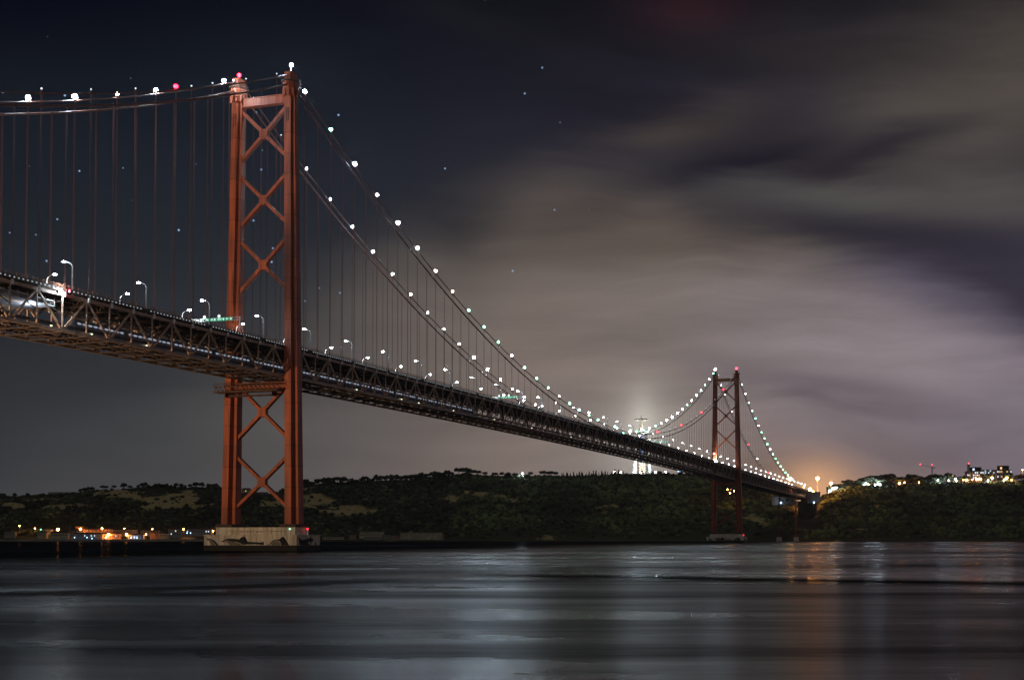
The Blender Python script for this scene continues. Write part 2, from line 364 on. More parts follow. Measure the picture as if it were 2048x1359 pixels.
# ---------------------------------------------------------------- water
def water_mat():
    m = bpy.data.materials.new('river_water'); m.use_nodes = True; t = m.node_tree; b = t.nodes['Principled BSDF']
    L = t.links.new
    b.inputs['Base Color'].default_value = (.006, .009, .010, 1); b.inputs['IOR'].default_value = 1.36; b.inputs['Specular Tint'].default_value = (.72, .86, 1.0, 1)
    g = t.nodes.new('ShaderNodeNewGeometry'); mp_ = t.nodes.new('ShaderNodeMapping'); mp_.vector_type = 'POINT'
    mp_.inputs['Location'].default_value = tuple(-(Matrix.Rotation(-TH, 3, 'Z') @ Vector((CAM[0], CAM[1], 0))))
    mp_.inputs['Rotation'].default_value = (0, 0, -TH); L(g.outputs['Position'], mp_.inputs[0])
    sp = t.nodes.new('ShaderNodeSeparateXYZ'); L(mp_.outputs[0], sp.inputs[0]); U, D = sp.outputs[0], sp.outputs[1]
    def m_(op, a, b_=0.0, c=0.0):
        n = t.nodes.new('ShaderNodeMath'); n.operation = op
        for i, q in enumerate((a, b_, c)):
            if isinstance(q, bpy.types.NodeSocket): L(q, n.inputs[i])
            else: n.inputs[i].default_value = q
        return n.outputs[0]
    def mr(v, a, b_, c=0., d=1.):
        n = t.nodes.new('ShaderNodeMapRange'); n.interpolation_type = 'SMOOTHSTEP'
        L(v, n.inputs['Value'])
        for k, q in zip(('From Min', 'From Max', 'To Min', 'To Max'), (a, b_, c, d)): n.inputs[k].default_value = q
        return n.outputs['Result']
    def nz(sc, det, scale3=(1, 1, 1), rough=.5):
        q = t.nodes.new('ShaderNodeMapping'); q.inputs['Scale'].default_value = scale3; L(mp_.outputs[0], q.inputs[0])
        n = t.nodes.new('ShaderNodeTexNoise'); n.inputs['Scale'].default_value = sc; n.inputs['Detail'].default_value = det
        n.inputs['Roughness'].default_value = rough; L(q.outputs[0], n.inputs['Vector']); return n.outputs['Fac']
    big = nz(.012, 4, (.55, 1, 1)); mid = nz(.06, 4, (.5, 1, 1)); fine = nz(.55, 3, (.45, 1, 1))
    # boundary of the calm sheltered water under the far hills, and long slicks across the river
    inv = m_('DIVIDE', 5.169 * F, D)                          # how far below the horizon a ripple line sits
    tu = m_('DIVIDE', U, D)                                   # bearing
    wob = m_('MULTIPLY', m_('SUBTRACT', nz(.008, 3), .5), 10.0)
    invw = m_('ADD', inv, wob)
    edge = m_('MULTIPLY_ADD', tu, -62.0, 21.0)                # left side the calm reaches nearer
    calm = mr(m_('SUBTRACT', invw, edge), -5, 5, 1, 0)
    s1 = m_('SUBTRACT', invw, m_('MULTIPLY_ADD', tu, 42.0, 76.0))
    slick1 = m_('MULTIPLY', mr(m_('ABSOLUTE', s1), 0, 10, 1, 0), mr(tu, -.12, .02))
    s2 = m_('SUBTRACT', invw, m_('MULTIPLY_ADD', tu, -90.0, 78.0))
    slick2 = m_('MULTIPLY', mr(m_('ABSOLUTE', s2), 0, 7, .75, 0), mr(tu, -.05, -.12))
    s3 = m_('SUBTRACT', invw, m_('MULTIPLY_ADD', tu, -38.0, 66.0))
    slick3 = m_('MULTIPLY', mr(m_('ABSOLUTE', s3), 0, 9, .7, 0), mr(tu, -.42, -.2))
    patch = mr(m_('MULTIPLY_ADD', mid, .5, big), .56, .92)
    c1 = m_('MAXIMUM', calm, m_('MAXIMUM', slick1, m_('MAXIMUM', slick2, slick3)))
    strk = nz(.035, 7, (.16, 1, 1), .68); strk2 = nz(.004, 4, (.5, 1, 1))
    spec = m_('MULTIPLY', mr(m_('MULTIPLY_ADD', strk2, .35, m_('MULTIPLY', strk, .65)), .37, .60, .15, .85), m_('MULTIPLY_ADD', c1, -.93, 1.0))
    # dark colour mixed in to paint the hills' dark reflection and the streaks
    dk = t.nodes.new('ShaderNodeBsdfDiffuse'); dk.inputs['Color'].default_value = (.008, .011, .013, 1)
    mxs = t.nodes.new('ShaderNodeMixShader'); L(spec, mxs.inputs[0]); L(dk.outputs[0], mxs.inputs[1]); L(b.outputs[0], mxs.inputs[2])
    L(mxs.outputs[0], t.nodes['Material Output'].inputs['Surface'])
    rough = m_('MULTIPLY', m_('MULTIPLY_ADD', patch, .16, .20), m_('MULTIPLY_ADD', c1, -.4, 1.0))
    L(rough, b.inputs['Roughness'])
    bp = t.nodes.new('ShaderNodeBump'); bp.inputs['Distance'].default_value = 1.0
    L(m_('MULTIPLY', m_('MULTIPLY_ADD', c1, -.9, 1.0), .10), bp.inputs['Strength'])
    L(m_('ADD', m_('MULTIPLY', fine, .45), m_('MULTIPLY', mid, .7)), bp.inputs['Height']); L(bp.outputs[0], b.inputs['Normal'])
    return m
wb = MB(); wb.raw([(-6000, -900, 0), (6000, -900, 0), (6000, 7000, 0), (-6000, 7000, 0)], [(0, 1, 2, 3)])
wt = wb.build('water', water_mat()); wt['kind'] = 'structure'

# ================================================================ THE BRIDGE
bridge = empty('suspension_bridge'); tag(bridge, 'long red steel suspension bridge with two towers crossing the river at night', 'bridge')
BAY = 23.0194; HB = BAY / 2; SPAN = 1012.85; YE = 1496.0; YA = 1700.0; Y0 = -276.2
def zd(y):                                                      # underside line of the parapet
    if y < 0: return 81.8 + .012 * y
    if y < SPAN: return 84.6 - 2.8 * ((y - SPAN / 2) / (SPAN / 2)) ** 2
    return 81.8 - .0058 * (y - SPAN)
def zup(y):                                                     # newer, upper cable
    if y < 0: return 190.5 + .434 * y + .000454 * y * y
    if y <= SPAN: return 86.5 + 4.056e-4 * (y - SPAN / 2) ** 2
    t = y - SPAN
    if y <= YE: return 190.5 - .392 * t + .00036 * t * t
    return 85.2 - (y - YE) * .115
def zlo(y): return zup(y) - (3.8 if y <= YE else 3.8 + (y - YE) * .01)
XC = 11.9; XT = 11.1

# towers --------------------------------------------------------
def cross_ring(cx, cy, z, wx, ly, bx, by):
    p = [(-wx, -ly), (wx, -ly), (wx, -by), (bx, -by), (bx, by), (wx, by), (wx, ly), (-wx, ly), (-wx, by), (-bx, by), (-bx, -by), (-wx, -by)]
    return [Vector((cx + a, cy + b, z)) for a, b in p]
def legx(z): return 14.3 + (11.9 - 14.3) * (z - 10.6) / (182 - 10.6)
def ellipse_ring(cx, cy, z, rx, ry, n=16): return [Vector((cx + rx * math.cos(2 * math.pi * k / n), cy + ry * math.sin(2 * math.pi * k / n), z)) for k in range(n)]
def make_tower(y, main):
    tw = empty('tower', (0, y, 0), 0, bridge)
    tw['label'] = 'tall floodlit orange-red tower close to the camera' if main else 'far dark tower near the opposite hillside'
    for s in (-1, 1):
        rings = []
        for i in range(22):
            z = 10.6 + (183 - 10.6) * i / 21; k = i / 21
            rings.append(cross_ring(s * legx(z), 0, z, 1.42, 5.2 - 2.3 * k, 3.1 - .75 * k, 2.1 - .6 * k))
        lg = MB().loft(rings); lg.build('leg', RED, tw)
        MB().box((s * 14.3, 0, 9.95), (7.4, 11.2, 1.3)).build('base_shoe', DARKST, tw)
        # slots below the head
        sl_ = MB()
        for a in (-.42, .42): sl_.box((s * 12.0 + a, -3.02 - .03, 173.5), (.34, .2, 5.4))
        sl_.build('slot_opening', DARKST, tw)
        # head: corbelled drum, gallery, saddle housing
        h = MB()
        h.loft([ellipse_ring(s * 11.9, 0, z, a, b) for z, a, b in ((181.2, 2.3, 3.2), (183.0, 2.7, 3.7), (184.4, 3.0, 4.1), (186.6, 3.0, 4.1))])
        for k in range(10):
            a = 2 * math.pi * k / 10; h.box((s * 11.9 + 2.75 * math.cos(a), 3.7 * math.sin(a), 182.6), (.7, .7, 3.2))
        h.box((s * 11.9, 0, 188.2), (2.6, 6.2, 4.6)); h.box((s * 11.9, 0, 190.7), (3.0, 4.2, .7))
        h.build('saddle_housing', RED, tw)
        g = MB()
        g.loft([ellipse_ring(s * 11.9, 0, z, a, b) for z, a, b in ((186.6, 3.6, 4.9), (187.0, 3.7, 5.0))])
        for k in range(14):
            a = 2 * math.pi * k / 14; g.box((s * 11.9 + 3.6 * math.cos(a), 4.9 * math.sin(a), 187.6), (.14, .14, 1.3))
        for k in range(14):
            a, b_ = 2 * math.pi * k / 14, 2 * math.pi * (k + 1) / 14
            for z in (187.7, 188.2): g.beam((s * 11.9 + 3.6 * math.cos(a), 4.9 * math.sin(a), z), (s * 11.9 + 3.6 * math.cos(b_), 4.9 * math.sin(b_), z), .1, .1)
        g.build('gallery', DARKST, tw)
        lb = MB()
        for k in range(12): lb.beam((s * (legx(20 + 4) ), 5.0, 18 + k * 4.2), (s * legx(24), 5.0, 18 + k * 4.2), .1, .1)
    MB().box((0, 0, 180.7), (19.4, 2.2, 2.9)).box((0, 0, 182.3), (19.4, 2.8, .3)).box((0, 0, 179.1), (19.4, 2.8, .3)).build('top_strut', RED, tw)
    for zc, hh in ((167.4, 10.6), (140.6, 10.6), (114.4, 11.2), (55.4, 11.6), (27.4, 11.2)):
        b = MB()
        for s in (-1, 1):
            for e in (-1, 1):
                z2 = zc + e * hh
                b.beam((s * 1.2, 0, zc + e * 1.2), (s * (legx(z2) - 1.3), 0, z2), 2.0, 1.22)
                # gusset where the diagonal meets the leg
                b.loft([[Vector((s * (legx(z2) - 2.2), q, z2 - e * 2.1)), Vector((s * (legx(z2) - 3.1), q, z2 - e * 1.7)), Vector((s * (legx(z2) - 2.9), q, z2 - e * .6)), Vector((s * (legx(z2) - 2.2), q, z2 + e * .5))] for q in (-.9, .9)])
        b.loft([[Vector((x * k_, q, zc + z * k_)) for x, z in ((-.8, -2.1), (.8, -2.1), (1.9, -.9), (1.9, .9), (.8, 2.1), (-.8, 2.1), (-1.9, .9), (-1.9, -.9))] for q, k_ in ((-1.12, .92), (1.12, .92))])
        b.build('cross_brace', RED, tw)
    # deck-level strut carrying the truss bearings
    zt = zd(y) - 16.2
    MB().box((0, 0, zt), (24.5, 3.4, 3.0)).build('deck_strut', RED, tw)
    if main:
        p = MB()
        p.box((-2.4, -7.4, 62.9), (28.6, 5.0, .3)).box((-2.4, -9.85, 62.9), (28.6, .3, .7)).box((-2.4, -9.85, 65.0), (28.6, .25, .35)).box((-2.4, -5.0, 65.6), (28.6, .12, .12))
        for k in range(30): p.box((-16.7 + k * .985, -9.9, 65.7), (.12, .12, 1.5))
        for z in (65.8, 66.4): p.beam((-16.7, -9.9, z), (11.9, -9.9, z), .1, .1)
        for k in range(15):
            x = -16.4 + k * 1.95; p.beam((x, -9.9, 62.9), (x + .97, -9.9, 65), .22, .22); p.beam((x + .97, -9.9, 65), (x + 1.95, -9.9, 62.9), .22, .22)
        p.box((-1.0, -7.2, 61.3), (19, 3.4, .35)).box((-1.0, -8.8, 60.9), (19, .15, .15)).box((-1.0, -8.8, 61.8), (19, .12, .12)).box((-12, -7, 61.8), (.3, 4, 1.8)).box((9, -7, 61.8), (.3, 4, 1.8))
        p.build('maintenance_gallery', mat('gallery_steel', (.085, .035, .018), .7, 0, .4, .5), tw)
    # pier
    pr = MB()
    pr.box((0, 0, 4.0), (41.4, 19.2, 4.2)).box((0, 0, 7.7), (35.6, 11.4, 3.2)).box((0, 0, 6.2), (42.0, 19.8, .3)).box((0, 0, 9.2), (36.0, 11.8, .22))
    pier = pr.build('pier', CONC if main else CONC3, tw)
    MB().box((0, 0, .6), (41.7, 19.5, 3.3)).build('waterline_band', ALGAE, tw)
    d = MB()
    for k in range(5): d.box((-6 + k * 2.1 + (k % 2) * .6, -5.72, 7.6), (.8, .06, .35))
    for k in range(4): d.box((7.5 + k * 1.9, -5.72, 7.8), (.5, .06, .3))
    d.box((0, -5.71, 7.7), (27, .05, .1)).build('wall_conduit', DARKST, tw)
    return tw
tower_near = make_tower(0, True); tower_far = make_tower(SPAN, False)
# painted sea animals on the pier walls (traced on the wall's own grid: 0..1445 along the front, 320 = top edge)
def mural(tw, poly, m, name, west=False, z=.03):
    bm = bmesh.new(); vs = []
    for X, Y in poly:
        zz = 6.0 - (Y - 322) * .02235
        if west: vs.append(bm.verts.new((20.7 + z, -9.6 + (X - 1535) / 355 * 19.2, zz)))
        else: vs.append(bm.verts.new((-20.7 + (X - 90) / 1445 * 41.4, -9.6 - z, zz)))
    f = bm.faces.new(vs); bmesh.ops.triangulate(bm, faces=[f]); bmesh.ops.recalc_face_normals(bm, faces=bm.faces)
    r = bmesh.ops.extrude_face_region(bm, geom=list(bm.faces))
    off = Vector((-.02, 0, 0)) if west else Vector((0, .02, 0))
    for g in r['geom']:
        if isinstance(g, bmesh.types.BMVert): g.co += off
    me = bpy.data.meshes.new(name); bm.to_mesh(me); bm.free(); me.materials.append(m)
    o = bpy.data.objects.new(name, me); C.objects.link(o); o.parent = tw; return o
D1 = [(118, 345), (140, 368), (165, 376), (200, 376), (240, 395), (280, 430), (310, 470), (322, 488), (285, 488), (255, 450), (215, 410), (185, 392), (165, 398), (150, 412), (135, 380)]
D1b = [(168, 400), (190, 398), (215, 416), (250, 455), (278, 488), (200, 488), (182, 440)]
D2 = [(360, 412), (410, 405), (430, 385), (470, 372), (540, 372), (600, 378), (645, 385), (680, 350), (735, 333), (722, 370), (735, 400), (780, 425), (850, 430), (940, 435), (975, 440), (1030, 425), (1022, 450), (1030, 485), (985, 478), (900, 470), (800, 472), (700, 478), (660, 450), (600, 428), (520, 408), (450, 405), (420, 418), (410, 435), (370, 425)]
D2b = [(432, 424), (455, 410), (520, 413), (600, 433), (655, 455), (690, 480), (690, 488), (560, 488), (500, 488), (470, 455)]
D3 = [(1080, 480), (1120, 465), (1150, 420), (1200, 390), (1270, 380), (1300, 350), (1335, 335), (1325, 370), (1335, 400), (1370, 425), (1400, 455), (1422, 488), (1300, 488), (1285, 440), (1260, 405), (1215, 405), (1170, 430), (1140, 465), (1100, 488)]
D3b = [(1150, 462), (1178, 434), (1216, 410), (1256, 412), (1280, 445), (1292, 488), (1140, 488)]
OR = [(1558, 340), (1585, 370), (1620, 400), (1670, 400), (1700, 370), (1740, 352), (1775, 370), (1790, 410), (1770, 425), (1748, 440), (1732, 470), (1732, 488), (1600, 488), (1575, 475), (1575, 400)]
OW = [(1702, 462), (1715, 432), (1738, 422), (1734, 440), (1722, 466)]
OF = [(1808, 488), (1813, 430), (1822, 425), (1832, 488)]
for tw in (tower_near, tower_far):
    for pl in (D1, D2, D3): mural(tw, pl, PAINT, 'painted_dolphin')
    for pl in (D1b, D2b, D3b): mural(tw, pl, PAINTG, 'painted_belly', z=.045)
    mural(tw, OR, PAINT, 'painted_orca', True); mural(tw, OF, PAINT, 'painted_fin', True); mural(tw, OW, PAINTW, 'painted_patch', True, .045)

# side bent at the far bank --------------------------------------
bent = empty('side_bent', (0, YE, 0), 0, bridge); bent['label'] = 'slim braced steel legs standing at the far shore'
for s in (-1, 1):
    MB().beam((s * 12.2, 0, 6), (s * 11.9, 0, 64.5), 1.7, 2.2, (0, 1, 0)).build('leg', RED, bent)
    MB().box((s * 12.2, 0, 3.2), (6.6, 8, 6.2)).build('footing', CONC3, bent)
for za, zb in ((9, 38), (40, 63)):
    b = MB().beam((-11.6, 0, za), (11.6, 0, zb), .8, .9).beam((11.6, .9, za), (-11.6, .9, zb), .8, .9); b.build('cross_brace', RED, bent)
MB().box((0, 0, 65.2), (25.5, 2.6, 1.6)).build('cap_beam', RED, bent)

# deck ------------------------------------------------------------
deck = empty('deck_truss', (0, 0, 0), 0, bridge); deck['label'] = 'brown steel lattice truss carrying the road above and the railway below'
nb0, nb1 = math.ceil(Y0 / BAY), math.floor(YA / BAY)
def bay_mesh(k):
    b = MB(); w = b; cf = MB(); ya, ym, yb = k * BAY, k * BAY + HB, (k + 1) * BAY
    T = lambda y: zd(y) - 1.95
    B = lambda y: zd(y) - 12.75
    sides = {}
    for s in (-1, 1):
        x = s * XT; b = sides[s] = MB()
        b.beam((x, ya, T(ya)), (x, yb, T(yb)), .62, .95); b.beam((x, ya, B(ya)), (x, yb, B(yb)), .62, .85)
        b.beam((x, ya, B(ya)), (x, ym, T(ym)), .5, .62); b.beam((x, ym, T(ym)), (x, yb, B(yb)), .5, .62)
        b.beam((x, ya + .02, B(ya)), (x, ya + .02, T(ya)), .4, .42, (0, 1, 0)); b.beam((x, ym, B(ym)), (x, ym, T(ym)), .4, .42, (0, 1, 0))
        b.box((x, ya, B(ya) + .35), (.7, 2.2, 1.5)); b.box((x, ym, T(ym) - .4), (.7, 2.2, 1.5))
    b = cf
    for y in (ya, ym):                                       # cross frames: road beam lattice, sway diagonals, rail beam
        t, bo = zd(y) - 1.5, zd(y) - 12.6
        b.beam((-XT, y, t), (XT, y, t), .35, .5); b.beam((-XT, y, t - 2.4), (XT, y, t - 2.4), .3, .35)
        for i in range(8):
            xa = -XT + i * 2 * XT / 8; xb = xa + XT / 8; xc = xa + 2 * XT / 8
            b.beam((xa, y, t), (xb, y, t - 2.4), .18, .2); b.beam((xb, y, t - 2.4), (xc, y, t), .18, .2)
        for s in (-1, 1): b.beam((s * XT, y, t - 6.4), (s * 5.2, y, t - 2.5), .28, .3); b.beam((s * 5.2, y, t - 2.5), (s * 8.3, y, t - 6.4 + 1.7), .18, .2)
        b.beam((-XT, y, bo + .75), (XT, y, bo + .75), .5, .22); b.beam((-XT, y, bo - .6), (XT, y, bo - .6), .6, .22)
        for i in range(12):
            xa = -XT + i * 2 * XT / 12; b.beam((xa, y, bo - .6 if i % 2 else bo + .75), (xa + 2 * XT / 12, y, bo + .75 if i % 2 else bo - .6), .2, .2)
        for s in (-1, 1): b.beam((s * XT, y, bo + .6), (s * 12.2, y, bo + .6), .3, .3)
    b.beam((-XT, ya, B(ya) - .1), (0, ym, B(ym) - .1), .35, .35); b.beam((XT, ya, B(ya) - .14), (0, ym, B(ym) - .14), .35, .35)
    b.beam((0, ym, B(ym) - .1), (-XT, yb, B(yb) - .1), .35, .35); b.beam((0, ym, B(ym) - .14), (XT, yb, B(yb) - .14), .35, .35)
    for s in (-1, 1):
        for q in (2.6, 7.4): b.beam((s * q, ya, B(ya) + .9), (s * q, yb, B(yb) + .9), .4, .8)
    return sides, cf
far_bays = MB()
for k in range(nb0, nb1):
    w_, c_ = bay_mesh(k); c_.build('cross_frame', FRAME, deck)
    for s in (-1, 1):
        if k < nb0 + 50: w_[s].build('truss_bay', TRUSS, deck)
        else: far_bays.raw(w_[s].v, w_[s].f)
far_bays.build('truss_bay', TRUSS, deck)['kind'] = 'stuff'
ys = [k * HB for k in range(nb0 * 2, nb1 * 2 + 1)]
def ribbon(parts, m, name, parent):
    b = MB()
    for i in range(len(ys) - 1):
        ya, yb = ys[i], ys[i + 1]
        for x, dz, w, h in parts: b.beam((x, ya, zd(ya) + dz), (x, yb, zd(yb) + dz), w, h)
    return b.build(name, m, parent)
ribbon([(0, -.75, 20.4, .3)], ASPH, 'road_slab', deck)
ribbon([(s * q, -1.15, .35, .5) for s in (-1, 1) for q in (2, 5, 8)], DARKST, 'stringer', deck)
for s in (-1, 1):
    ribbon([(s * 11.6, -.35, .16, 1.0)], DARKST, 'deck_fascia', deck); ribbon([(s * 11.0, -.95, 1.5, .16)], DARKST, 'walkway', deck)
ribbon([(s * 10.4, -11.1, .12, 1.0) for s in (-1, 1)] + [(-4, -11.75, 5.2, .25), (4, -11.75, 5.2, .25)], DARKST, 'railway_floor', deck)
ribbon([(s * 11.55, .95, .1, .12) for s in (-1, 1)] + [(s * 11.55, .5, .07, .07) for s in (-1, 1)], RAILM, 'handrail', deck)
pb = MB(); eb = MB()
y = ys[0]
while y < 900:
    for s in (-1, 1): pb.box((s * 11.55, y, zd(y) + .62), (.14, .16, 1.45))
    y += 2.3
while y < ys[-1]:
    for s in (-1, 1): pb.box((s * 11.55, y, zd(y) + .62), (.14, .16, 1.45))
    y += 6.9
pb.build('handrail_post', RAILM, deck)['kind'] = 'stuff'
y = ys[0]
while y < 520:
    if not (-1.5 < (y % 38.3) - 18 < 1.5): eb.box((11.70, y, zd(y) - .38), (.06, .62, .34))
    y += 1.9
eb.build('kerb_gap_glow', GAPGLOW, deck)['kind'] = 'stuff'  # self-lit plates where street light would shine through the kerb
# white hanger sockets on the top chord
sb = MB()
for k in range(nb0 * 2, nb1 * 2 + 1):
    y = k * HB
    for s in (-1, 1): sb.box((s * XC, y, zd(y) - 1.9), (.55, .7, 1.5))
sb.build('hanger_socket', GALV, deck)['kind'] = 'stuff'

# cables and hangers ----------------------------------------------
def cable(s, fz, r, dx, lab):
    yy = [Y0 + i * 8 for i in range(int(-Y0 / 8))] + [0] + [i * SPAN / 90 for i in range(1, 91)] + [SPAN + i * (YE - SPAN) / 44 for i in range(1, 45)] + [1712]
    o = MB().tube([(s * (XC + dx), y, fz(y)) for y in yy], r, 8).build('main_cable', CABLE, bridge, True); o['label'] = lab
for s, side in ((1, 'nearer'), (-1, 'farther')):
    cable(s, zlo, .36, 0, f'thick lower main cable on the {side} side of the deck')
    cable(s, zup, .24, 0, f'thinner upper main cable on the {side} side of the deck')
hang = []
for k in range(-24, 140):
    y = k * HB
    if abs(y) < 6 or abs(y - SPAN) < 6 or y > YE - 20 or y < -200: continue
    for s in (-1, 1):
        up = k % 2 != 0; f = zup if up else zlo
        if f(y) - zd(y) < 1.0: continue
        hang.append((abs(y + 150) + (20 if s < 0 else 0), y, s, f(y)))
hang.sort(); rest = MB()
for i, (_, y, s, zt) in enumerate(hang):
    b = MB() if i < 100 else rest
    for dy in (-.28, .28):
        b.beam((s * XC, y + dy, zd(y) - 1.4), (s * XC, y + dy, zt), .085, .085)
    b.box((s * XC, y, zt), (.8, .9, .8))
    if i < 100: b.build('hanger', HANG, bridge)
o = rest.build('hanger', HANG, bridge); o['kind'] = 'stuff'

# far anchorage ---------------------------------------------------
anc = MB().box((0, 1724, 45), (27, 20, 38)).box((0, 1742, 56), (22, 30, 26)); o = anc.build('anchorage', mat('dark_concrete', (.06, .065, .045), .95, 0, .5, .1), bridge)  # plain dark tone so the block blends into the slope

# ---------------------------------------------------------------- lamps on the cables
def cable_lamp(m, r, label, group):
    t = empty('cable_lamp'); tag(t, label, 'lamp', group)
    MB().beam((0, 0, -.15), (0, 0, .8), .1, .1, (0, 1, 0)).box((0, 0, .72), (.5, .5, .1)).build('bracket', DARKST, t)
    MB().ball((0, 0, 1.15), r, 1).build('globe', m, t); return t
protos = {}
def glob(m, r):
    me = MB().ball((0, 0, 1.15), r, 2)
    d = bpy.data.meshes.new('globe'); d.from_pydata(me.v, [], me.f); d.materials.append(m); return d
GL = {'W': glob(LWHITE, .72), 'w': glob(LWHITE, .5), 'V': glob(LWHITE2, .75), 'v': glob(LWHITE2, .5), 'G': glob(LGREEN, .7), 'P': glob(LPINK, .6), 'R': glob(LRED, .7), 'd': glob(LDIM, .3)}
KN = {'W': 'bright white', 'w': 'small white', 'V': 'bright white', 'v': 'small white', 'G': 'pale green', 'P': 'pinkish white', 'R': 'red', 'd': 'small dim'}
NN = list('WGWPWWPPGGGPGGGPGGGGdGdGdddRdddRdddRddddRddd')      # near cable, main span
FN = list('ddwwwwwPwwwWWWwwwddddddGGPGWPGWGWWWWWGWWWGWG')      # far cable, main span
first = None
def put_lamp(s, y, code, where):
    global first
    if y > 560: code = {'W': 'V', 'w': 'v'}.get(code, code)
    lab = f'{KN[code]} lamp on the {"near" if s > 0 else "far"} upper cable, {where}'
    grp = 'lamps strung along the upper cables'
    if first is None:
        first = cable_lamp(LWHITE, .62, lab, grp); first.location = (s * XC, y, zup(y) + .2)
        for ch in first.children:
            if ch.name.startswith('globe'): ch.data = GL[code]
    else:
        q_ = dup(first, (s * XC, y, zup(y) + .2), None, lab, grp, {'globe': GL[code]}); k_ = random.uniform(.72, 1.22); q_.scale = (k_, k_, 1)
for k in range(44):
    y = HB + BAY * k
    w = f'{ordn(k + 1)} right of the near tower' if k < 22 else f'{ordn(44 - k)} left of the far tower'
    put_lamp(1, y, NN[k], w); put_lamp(-1, y, FN[k], w)
for k in range(8):
    w = f'{ordn(k + 1)} left of the near tower'
    put_lamp(1, -HB - BAY * k, 'dddRdddd'[k], w); put_lamp(-1, -HB - BAY * k, 'WdWPWWWW'[k], w)
for k in range(20):
    w = f'{ordn(k + 1)} right of the far tower'
    put_lamp(1, SPAN + HB + BAY * k, 'GGPGGGPGGGWGGGGGGGGG'[k], w); put_lamp(-1, SPAN + HB + BAY * k, 'RwwdwdRddRddwdddRddd'[k], w)
# beacons on the tower heads and piers
def beacon(loc, m, r, label, h=1.2):
    t = empty('beacon', loc); tag(t, label, 'beacon')
    MB().tube([(0, 0, 0), (0, 0, h)], [.3, .2], 8).build('post', GALV, t); MB().ball((0, 0, h + r * .8), r, 2).build('lens', m, t); return t
beacon((-11.9, 0, 191.0), LRED, .8, 'red warning beacon on the left head of the near tower')
beacon((11.9, 0, 191.0), LWHITE, .7, 'white beacon on the right head of the near tower', 2.6)
beacon((-11.9, -4.4, 188.6), LBLUE, .35, 'small bluish lamp beside the red beacon on the near tower', .4)
beacon((-11.9, SPAN, 191.0), LWHITE, 1.0, 'white beacon on the left head of the far tower')
beacon((11.9, SPAN, 191.0), LRED, 1.3, 'red warning beacon on the right head of the far tower')
beacon((19.4, 1.5, 6.35), NAVR, .42, 'red navigation light on the corner of the near pier', 2.0)
beacon((15.6, -5.9, 6.35), NAVG, .33, 'green navigation light against the near pier block', 2.0)
beacon((19.4, SPAN - 3, 6.35), NAVR, .6, 'red navigation light on the far pier', 1.4)
beacon((-10.8, SPAN - 4.5, zd(SPAN) + 1), mat('flood_white', (.8, .8, .8), emit=(.95, .98, 1), estr=900), 1.5, 'dazzling white floodlight at road level by the far tower', 5.5)

# ---------------------------------------------------------------- street lamps
def street_lamp(side, label, group):
    t = empty('street_lamp'); tag(t, label, 'street lamp', group)
    b = MB(); pts = [(0, 0, -1.2), (0, 0, 6.6), (0, 0, 7.6), (-side * .5, 0, 8.4), (-side * 1.5, 0, 9.0), (-side * 2.6, 0, 9.3)]
    b.tube(pts, [.26, .2, .19, .18, .16, .14], 8).build('pole', GALV, t, True)
    MB().box((-side * 3.1, 0, 9.36), (1.5, .55, .22)).build('lamp_housing', GALV, t)
    MB().ball((-side * 3.1, 0, 9.2), .62, 1, (1.0, .9, .45)).build('lamp_head', LSTREET, t); return t
ln = lf = None
for k in range(-5, 43):
    y = 20.0 + 38.25 * k
    if y > SPAN + 20: y2 = y
    if y < 0: w = f'{ordn(-k)} left of the near tower'
    elif y < SPAN / 2: w = f'{ordn(k + 1)} right of the near tower'
    elif y < SPAN: w = f'{ordn(26 - k)} left of the far tower'
    else: w = f'{ordn(k - 25)} right of the far tower'
    lab = f'arched street lamp on the near deck edge, {w}'; g = 'street lamps along the near edge of the deck'
    loc = (10.6, y, zd(y))
    if ln is None: ln = street_lamp(1, lab, g); ln.location = loc
    else:
        q_ = dup(ln, loc, None, lab, g)
        if y > 620: q_.scale = (.8, .8, .94)
for k in range(-5, 42):
    y = 33.5 + 38.25 * k
    if y < 0: w = f'{ordn(-k)} left of the near tower'
    elif y < SPAN / 2: w = f'{ordn(k + 1)} right of the near tower'
    elif y < SPAN: w = f'{ordn(26 - k)} left of the far tower'
    else: w = f'{ordn(k - 25)} right of the far tower'
    lab = f'arched street lamp on the far deck edge, {w}'; g = 'street lamps along the far edge of the deck'
    loc = (-9.6, y, zd(y) - .6)
    if lf is None: lf = street_lamp(-1, lab, g); lf.location = loc
    else:
        q_ = dup(lf, loc, None, lab, g)
        if y > 620: q_.scale = (.8, .8, .94)
# small walkway lamps on the railway level
def rail_lamp(label):
    t = empty('walkway_lamp'); tag(t, label, 'lamp', 'lamps on the railway level')
    MB().box((0, 0, .1), (.5, .5, .25)).build('casing', GALV, t); MB().ball((0, 0, -.35), .55, 1, (.8, .8, 1)).build('lens', LYEL, t); return t
rl = None
for i, (y, lab) in enumerate(((-137, 'third left of the near tower'), (-117.5, 'second left of the near tower'), (-88, 'first left of the near tower'), (72, 'first right of the near tower'), (121, 'second right of the near tower'), (142, 'third right of the near tower'), (188, 'fourth right of the near tower'), (251, 'fifth right of the near tower'), (318, 'sixth right of the near tower'), (402, 'seventh right of the near tower'))):
    L_ = f'pale yellow lamp low inside the bridge truss, {lab}'
    if rl is None: rl = rail_lamp(L_); rl.location = (6.2, y, zd(y) - 10.3)
    else: dup(rl, (6.2, y, zd(y) - 10.3), None, L_, 'lamps on the railway level')

